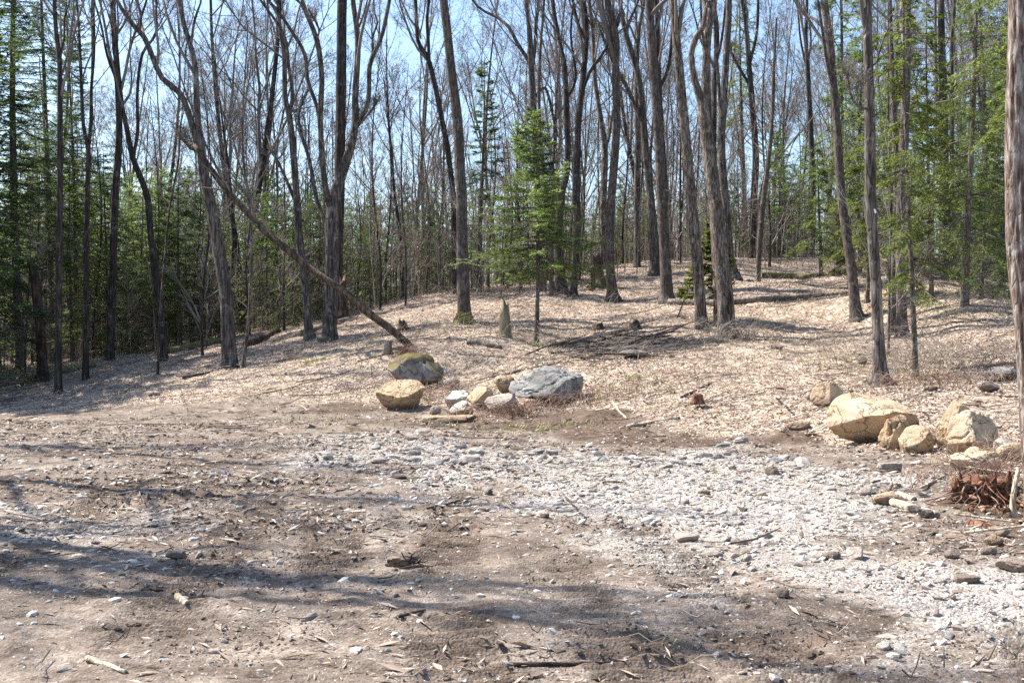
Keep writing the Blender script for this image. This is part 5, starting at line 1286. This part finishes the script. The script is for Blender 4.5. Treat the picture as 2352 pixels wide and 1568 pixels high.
tubes(g, pp[rest], np.tile(np.linspace(0.012, 0.005, 4), (len(rest), 1)), 4)
p2, r2 = grow(pp, np.tile(np.linspace(0.012, 0.005, 4), (N, 1)), 4, 0.2, 1, 0.7, 0.4, 4, 0.15, 0.05, r, 0.6, 0.004); tubes(g, p2, r2, 3)
tag(link('twigs', g.mesh('twigs', M['twig']), root), kind='stuff')

# ------------------------------------------------------------------ what nobody could count: leaves, gravel, chips, clods, sprouts, brambles
rng = np.random.default_rng(31)
def spread(n, Y0, Y1, p=1.0, margin=1.16):
    u = rng.uniform(size=n)
    Y = (Y0 ** p + u * (Y1 ** p - Y0 ** p)) ** (1 / p)
    X = rng.uniform(-1, 1, n) * (CX / F * Y * margin + 0.4)
    return X, Y
# leaf litter
X, Y = spread(330000, 9, 50, 1.3)
k = litter_mask(X, Y); k = k * np.clip(0.1 + 1.3 * (0.5 + 0.9 * fbm2(X * 0.9, Y * 0.9, 4, 71)), 0.06, 1)
sel = rng.uniform(size=len(X)) < np.maximum(k, 0.015); X, Y = X[sel], Y[sel]
g = Geo(); leaf_faces(g, np.column_stack([X, Y, gz(X, Y) + rng.uniform(0.0, 0.02, len(X))]), rng, 0.058, 0.78)
tag(link('leaf_litter', g.mesh('leaf_litter', M['litter'], False)), 'pale dead leaves covering the wooded slope', 'leaf litter', None, 'stuff')
# gravel
def pebbles(X, Y, size, mt, name, label, cat, flat=0.6, lift=0.0, sub=None):
    n = len(X)
    if sub:
        v0, f0 = ICO[1]
        base = np.stack([v0 * np.random.default_rng(k).uniform(0.72, 1.15, (len(v0), 1)) for k in range(10)])
    else:
        v0 = np.array([[1, 0, 0], [-1, 0, 0], [0, 1, 0], [0, -1, 0], [0, 0, 1], [0, 0, -1]], float); f0 = np.array([[0, 2, 4], [2, 1, 4], [1, 3, 4], [3, 0, 4], [2, 0, 5], [1, 2, 5], [3, 1, 5], [0, 3, 5]])
        base = np.stack([v0 + np.random.default_rng(k).normal(0, 0.22, v0.shape) for k in range(10)])
    v = base[rng.integers(10, size=n)] * np.stack([size * rng.uniform(0.8, 1.3, n), size * rng.uniform(0.6, 1.0, n), size * flat * rng.uniform(0.7, 1.2, n)], -1)[:, None]
    a = rng.uniform(0, 6.283, n); ca, sa = np.cos(a)[:, None], np.sin(a)[:, None]
    tl = rng.normal(0, 0.3, n)[:, None]
    x = v[..., 0] * ca - v[..., 1] * sa; y = v[..., 0] * sa + v[..., 1] * ca; z = v[..., 2] + x * tl
    V = np.stack([x + X[:, None], y + Y[:, None], z + (gz(X, Y) + size * lift)[:, None]], -1)
    ff = (np.arange(n)[:, None, None] * len(v0) + f0[None]).reshape(-1, 3)
    g = Geo(); g.add(V.reshape(-1, 3), ff)
    return tag(link(name, g.mesh(name, M[mt], False)), label, cat, None, 'stuff')
X, Y = spread(190000, 4.7, 20.5, 0.95)
gmk = gravel_mask(X, Y)
sel = rng.uniform(size=len(X)) < np.maximum(gmk * 0.85, 0.15); X, Y = X[sel], Y[sel]
s = np.clip(rng.lognormal(math.log(0.0075), 0.62, len(X)), 0.0035, 0.05) * np.clip(Y / 8, 0.75, 1.35)
o = np.argsort(-s); nb = 5000
pebbles(X[o[nb:]], Y[o[nb:]], s[o[nb:]], 'gravel', 'gravel', 'pale crushed gravel spread over the clearing', 'gravel')
pebbles(X[o[:nb]], Y[o[:nb]], s[o[:nb]] * 1.15, 'gravel', 'coarse_gravel', 'coarser pale gravel lumps spread over the clearing', 'gravel', 0.55, 0.05, 1)
# soil clods
X, Y = spread(95000, 4.7, 24, 0.9)
k = (1 - litter_mask(X, Y)) * (1 - 0.75 * gravel_mask(X, Y)) * smooth(0.3, 0.75, vn2(X * 1.3, Y * 1.3, 81))
sel = rng.uniform(size=len(X)) < k; X, Y = X[sel], Y[sel]
s = np.clip(rng.lognormal(math.log(0.009), 0.55, len(X)), 0.004, 0.05) * np.clip(Y / 8, 0.8, 1.7)
pebbles(X, Y, s, 'clod', 'soil_clods', 'dark crumbs of turned soil over the dirt', 'soil')
# chips, bark slivers, straw
X, Y = spread(60000, 4.7, 27, 1.15)
sel = rng.uniform(size=len(X)) < (0.15 + 0.6 * smooth(0.35, 0.65, vn2(X * 0.9, Y * 0.9, 91))) * (1 - 0.35 * gravel_mask(X, Y)); X, Y = X[sel], Y[sel]
n_ = len(X); a = rng.normal(0, 0.9, n_); L = np.clip(rng.lognormal(math.log(0.026), 0.6, n_), 0.01, 0.11) * np.clip(Y / 9, 0.8, 1.5)
u = np.column_stack([np.cos(a), np.sin(a), rng.normal(0, 0.2, n_)]) * L[:, None]; w = np.column_stack([-np.sin(a), np.cos(a), rng.normal(0, 0.3, n_)]) * (L * rng.uniform(0.06, 0.28, n_))[:, None]
c = np.column_stack([X, Y, gz(X, Y) + rng.uniform(0.003, 0.015, n_)])
h3 = np.column_stack([np.zeros((n_, 2)), L * 0.08])
V = np.stack([c - u, c - w + h3, c + u, c + w + h3 * 0.4], 1)
q = np.arange(n_)[:, None] * 4
g = Geo(); g.add(V.reshape(-1, 3), np.concatenate([q + [0, 1, 2], q + [0, 2, 3]]))
tag(link('wood_chips', g.mesh('wood_chips', M['chips'], False)), 'pale wood chips and leaf scraps strewn over the dirt', 'wood chips', None, 'stuff')
# twigs on the ground
X, Y = spread(12500, 5, 46, 1.3)
sel = rng.uniform(size=len(X)) < (0.12 + 0.88 * litter_mask(X, Y)); X, Y = X[sel], Y[sel]
n_ = len(X); a = rng.normal(0.1, 0.8, n_); L = np.clip(rng.lognormal(math.log(0.3), 0.7, n_), 0.08, 1.8) * np.clip(Y / 18, 0.4, 1.2)
pp = np.stack([np.column_stack([X + np.cos(a) * L * t + rng.normal(0, 0.02, n_) * L, Y + np.sin(a) * L * t, np.zeros(n_)]) for t in (-0.5, -0.1, 0.2, 0.5)], 1)
pp[..., 2] = gz(pp[..., 0].ravel(), pp[..., 1].ravel()).reshape(n_, 4) + 0.02 + np.abs(rng.normal(0, 0.03, n_))[:, None] * np.array([1, 0.6, 1.2, 2.0])
g = Geo(); tubes(g, pp, (0.004 + 0.008 * rng.uniform(0, 1, n_) ** 2 * np.clip(L, 0.3, 1.4))[:, None] * np.array([1, 0.9, 0.8, 0.5]), 4)
tag(link('fallen_twigs', g.mesh('fallen_twigs', M['deadwood'])), 'fallen dead twigs strewn over the wooded slope', 'twigs', None, 'stuff')
# upright dead stalks and brambles
def brambles(spots, name, label, mt, hgt):
    P0 = []
    for px, Y_, n, sx, sy in spots:
        P0.append(np.column_stack([xat(px, Y_) + rng.normal(0, sx, n), Y_ + rng.normal(0, sy, n)]))
    P0 = np.concatenate(P0); n = len(P0); z = gz(P0[:, 0], P0[:, 1])
    a = rng.uniform(0, 6.283, n); L = hgt * rng.uniform(0.4, 1.3, n)
    pp = np.stack([np.column_stack([P0[:, 0] + np.cos(a) * L * 0.75 * t ** 1.5, P0[:, 1] + np.sin(a) * L * 0.75 * t ** 1.5, z + L * (t - 0.45 * t * t)]) for t in (0, 0.4, 0.7, 1.0)], 1)
    pp[:, 1:] += rng.normal(0, 0.03, (n, 3, 3)) * hgt
    R_ = np.tile(np.array([0.005, 0.0045, 0.004, 0.003]), (n, 1))
    g = Geo(); tubes(g, pp, R_, 3)
    p2, r2 = grow(pp, R_, 2, 0.3, 1, 0.6, 0.5, 3, 0.15, 0.0, rng, 0.8, 0.003); tubes(g, p2, r2, 3)
    tag(link(name, g.mesh(name, M[mt])), label, 'brambles', None, 'stuff')
brambles([(1300, 22.7, 190, 1.0, 0.4), (1010, 25.2, 170, 0.5, 0.4), (1120, 22.6, 110, 0.5, 0.3), (1190, 22.5, 90, 0.12, 0.12), (1480, 23.5, 120, 1.4, 0.9), (930, 28.6, 110, 0.14, 0.14), (2140, 20.5, 200, 0.8, 0.6), (2290, 12.8, 120, 0.5, 0.3), (2320, 14.6, 110, 0.4, 0.4)],
         'reddish_brambles', 'reddish dry brambles around the rocks and stumps', 'bramble', 0.42)
brambles([(px_, Y_, 26, 1.6, 1.6) for px_, Y_ in zip(rng.uniform(0, 2352, 70), rng.uniform(24, 50, 70))] + [(2090, 24, 260, 1.1, 1.0), (1690, 28.5, 110, 0.5, 0.3), (2200, 23, 140, 1.2, 0.8)], 'dead_stalks', 'thin grey dead stalks standing in the leaf litter', 'twig_pale', 0.75)
# far thicket that reads as one mass
n_ = 3400
px_ = rng.uniform(-80, 2420, n_); Yt = rng.uniform(43, 84, n_)
Xt = xat(px_, Yt); ht = rng.uniform(1.2, 5.5, n_) * rng.uniform(0.6, 1.0, n_)
zt = base_z(Xt, Yt) - 0.05; ln_ = rng.normal(0, 0.09, (n_, 2))
pp = np.stack([np.column_stack([Xt + ln_[:, 0] * ht * t + rng.normal(0, 0.05, n_) * t, Yt + ln_[:, 1] * ht * t, zt + ht * t]) for t in (0, 0.35, 0.7, 1.0)], 1)
R_ = (0.006 + 0.0035 * ht)[:, None] * np.array([1, 0.8, 0.55, 0.25])
g = Geo(); tubes(g, pp, R_, 3)
p2, r2 = grow(pp, R_, 6, 0.15, 1.0, 0.85, 0.28, 4, 0.15, 0.06, rng, 0.5, 0.0045); tubes(g, p2, r2, 3)
p2, r2 = grow(p2, r2, 2, 0.3, 1.0, 0.7, 0.5, 3, 0.15, 0.03, rng, 0.7, 0.004); tubes(g, p2, r2, 3)
tag(link('undergrowth', g.mesh('undergrowth', M['twig_pale'])), 'dense thicket of thin grey stems and twigs deep in the woods', 'undergrowth', None, 'stuff')
# green sprouts
SP = [(rng.uniform(560, 2352), rng.uniform(21, 34), 34, 0.55, 0.5) for _ in range(46)] + [(2180, 24, 200, 1.4, 1.2), (1830, 29, 200, 1.2, 0.9), (1440, 23.4, 160, 0.7, 0.4), (1250, 20.6, 160, 0.7, 0.3), (720, 30, 160, 0.2, 0.2), (1240, 29, 120, 0.22, 0.2), (1455, 24.2, 90, 0.1, 0.1), (1625, 27.5, 120, 0.3, 0.2)] + \
     [(rng.uniform(0, 2352), rng.uniform(5.5, 14), 10, 0.03, 0.03) for _ in range(16)]
P0 = np.concatenate([np.column_stack([xat(px_, Y_) + rng.normal(0, sx, n), Y_ + rng.normal(0, sy, n)]) for px_, Y_, n, sx, sy in SP])
n_ = len(P0); z = gz(P0[:, 0], P0[:, 1]); a = rng.uniform(0, 6.283, n_); L = rng.uniform(0.03, 0.10, n_) * np.clip(P0[:, 1] / 16, 0.45, 1.2)
d = np.column_stack([np.cos(a) * 0.55, np.sin(a) * 0.55, np.ones(n_)]) * L[:, None]; w = np.column_stack([-np.sin(a), np.cos(a), np.zeros(n_)]) * (L * 0.11)[:, None]
c = np.column_stack([P0, z])
V = np.stack([c - w, c + w, c + d * 0.6 + w * 0.8, c + d - [0, 0, 0.02]], 1); q = np.arange(n_)[:, None] * 4
g = Geo(); g.add(V.reshape(-1, 3), q + [0, 1, 2, 3])
tag(link('grass_sprouts', g.mesh('grass_sprouts', M['grass'])), 'thin green and straw coloured sprouts in the leaf litter', 'sprouts', None, 'stuff')
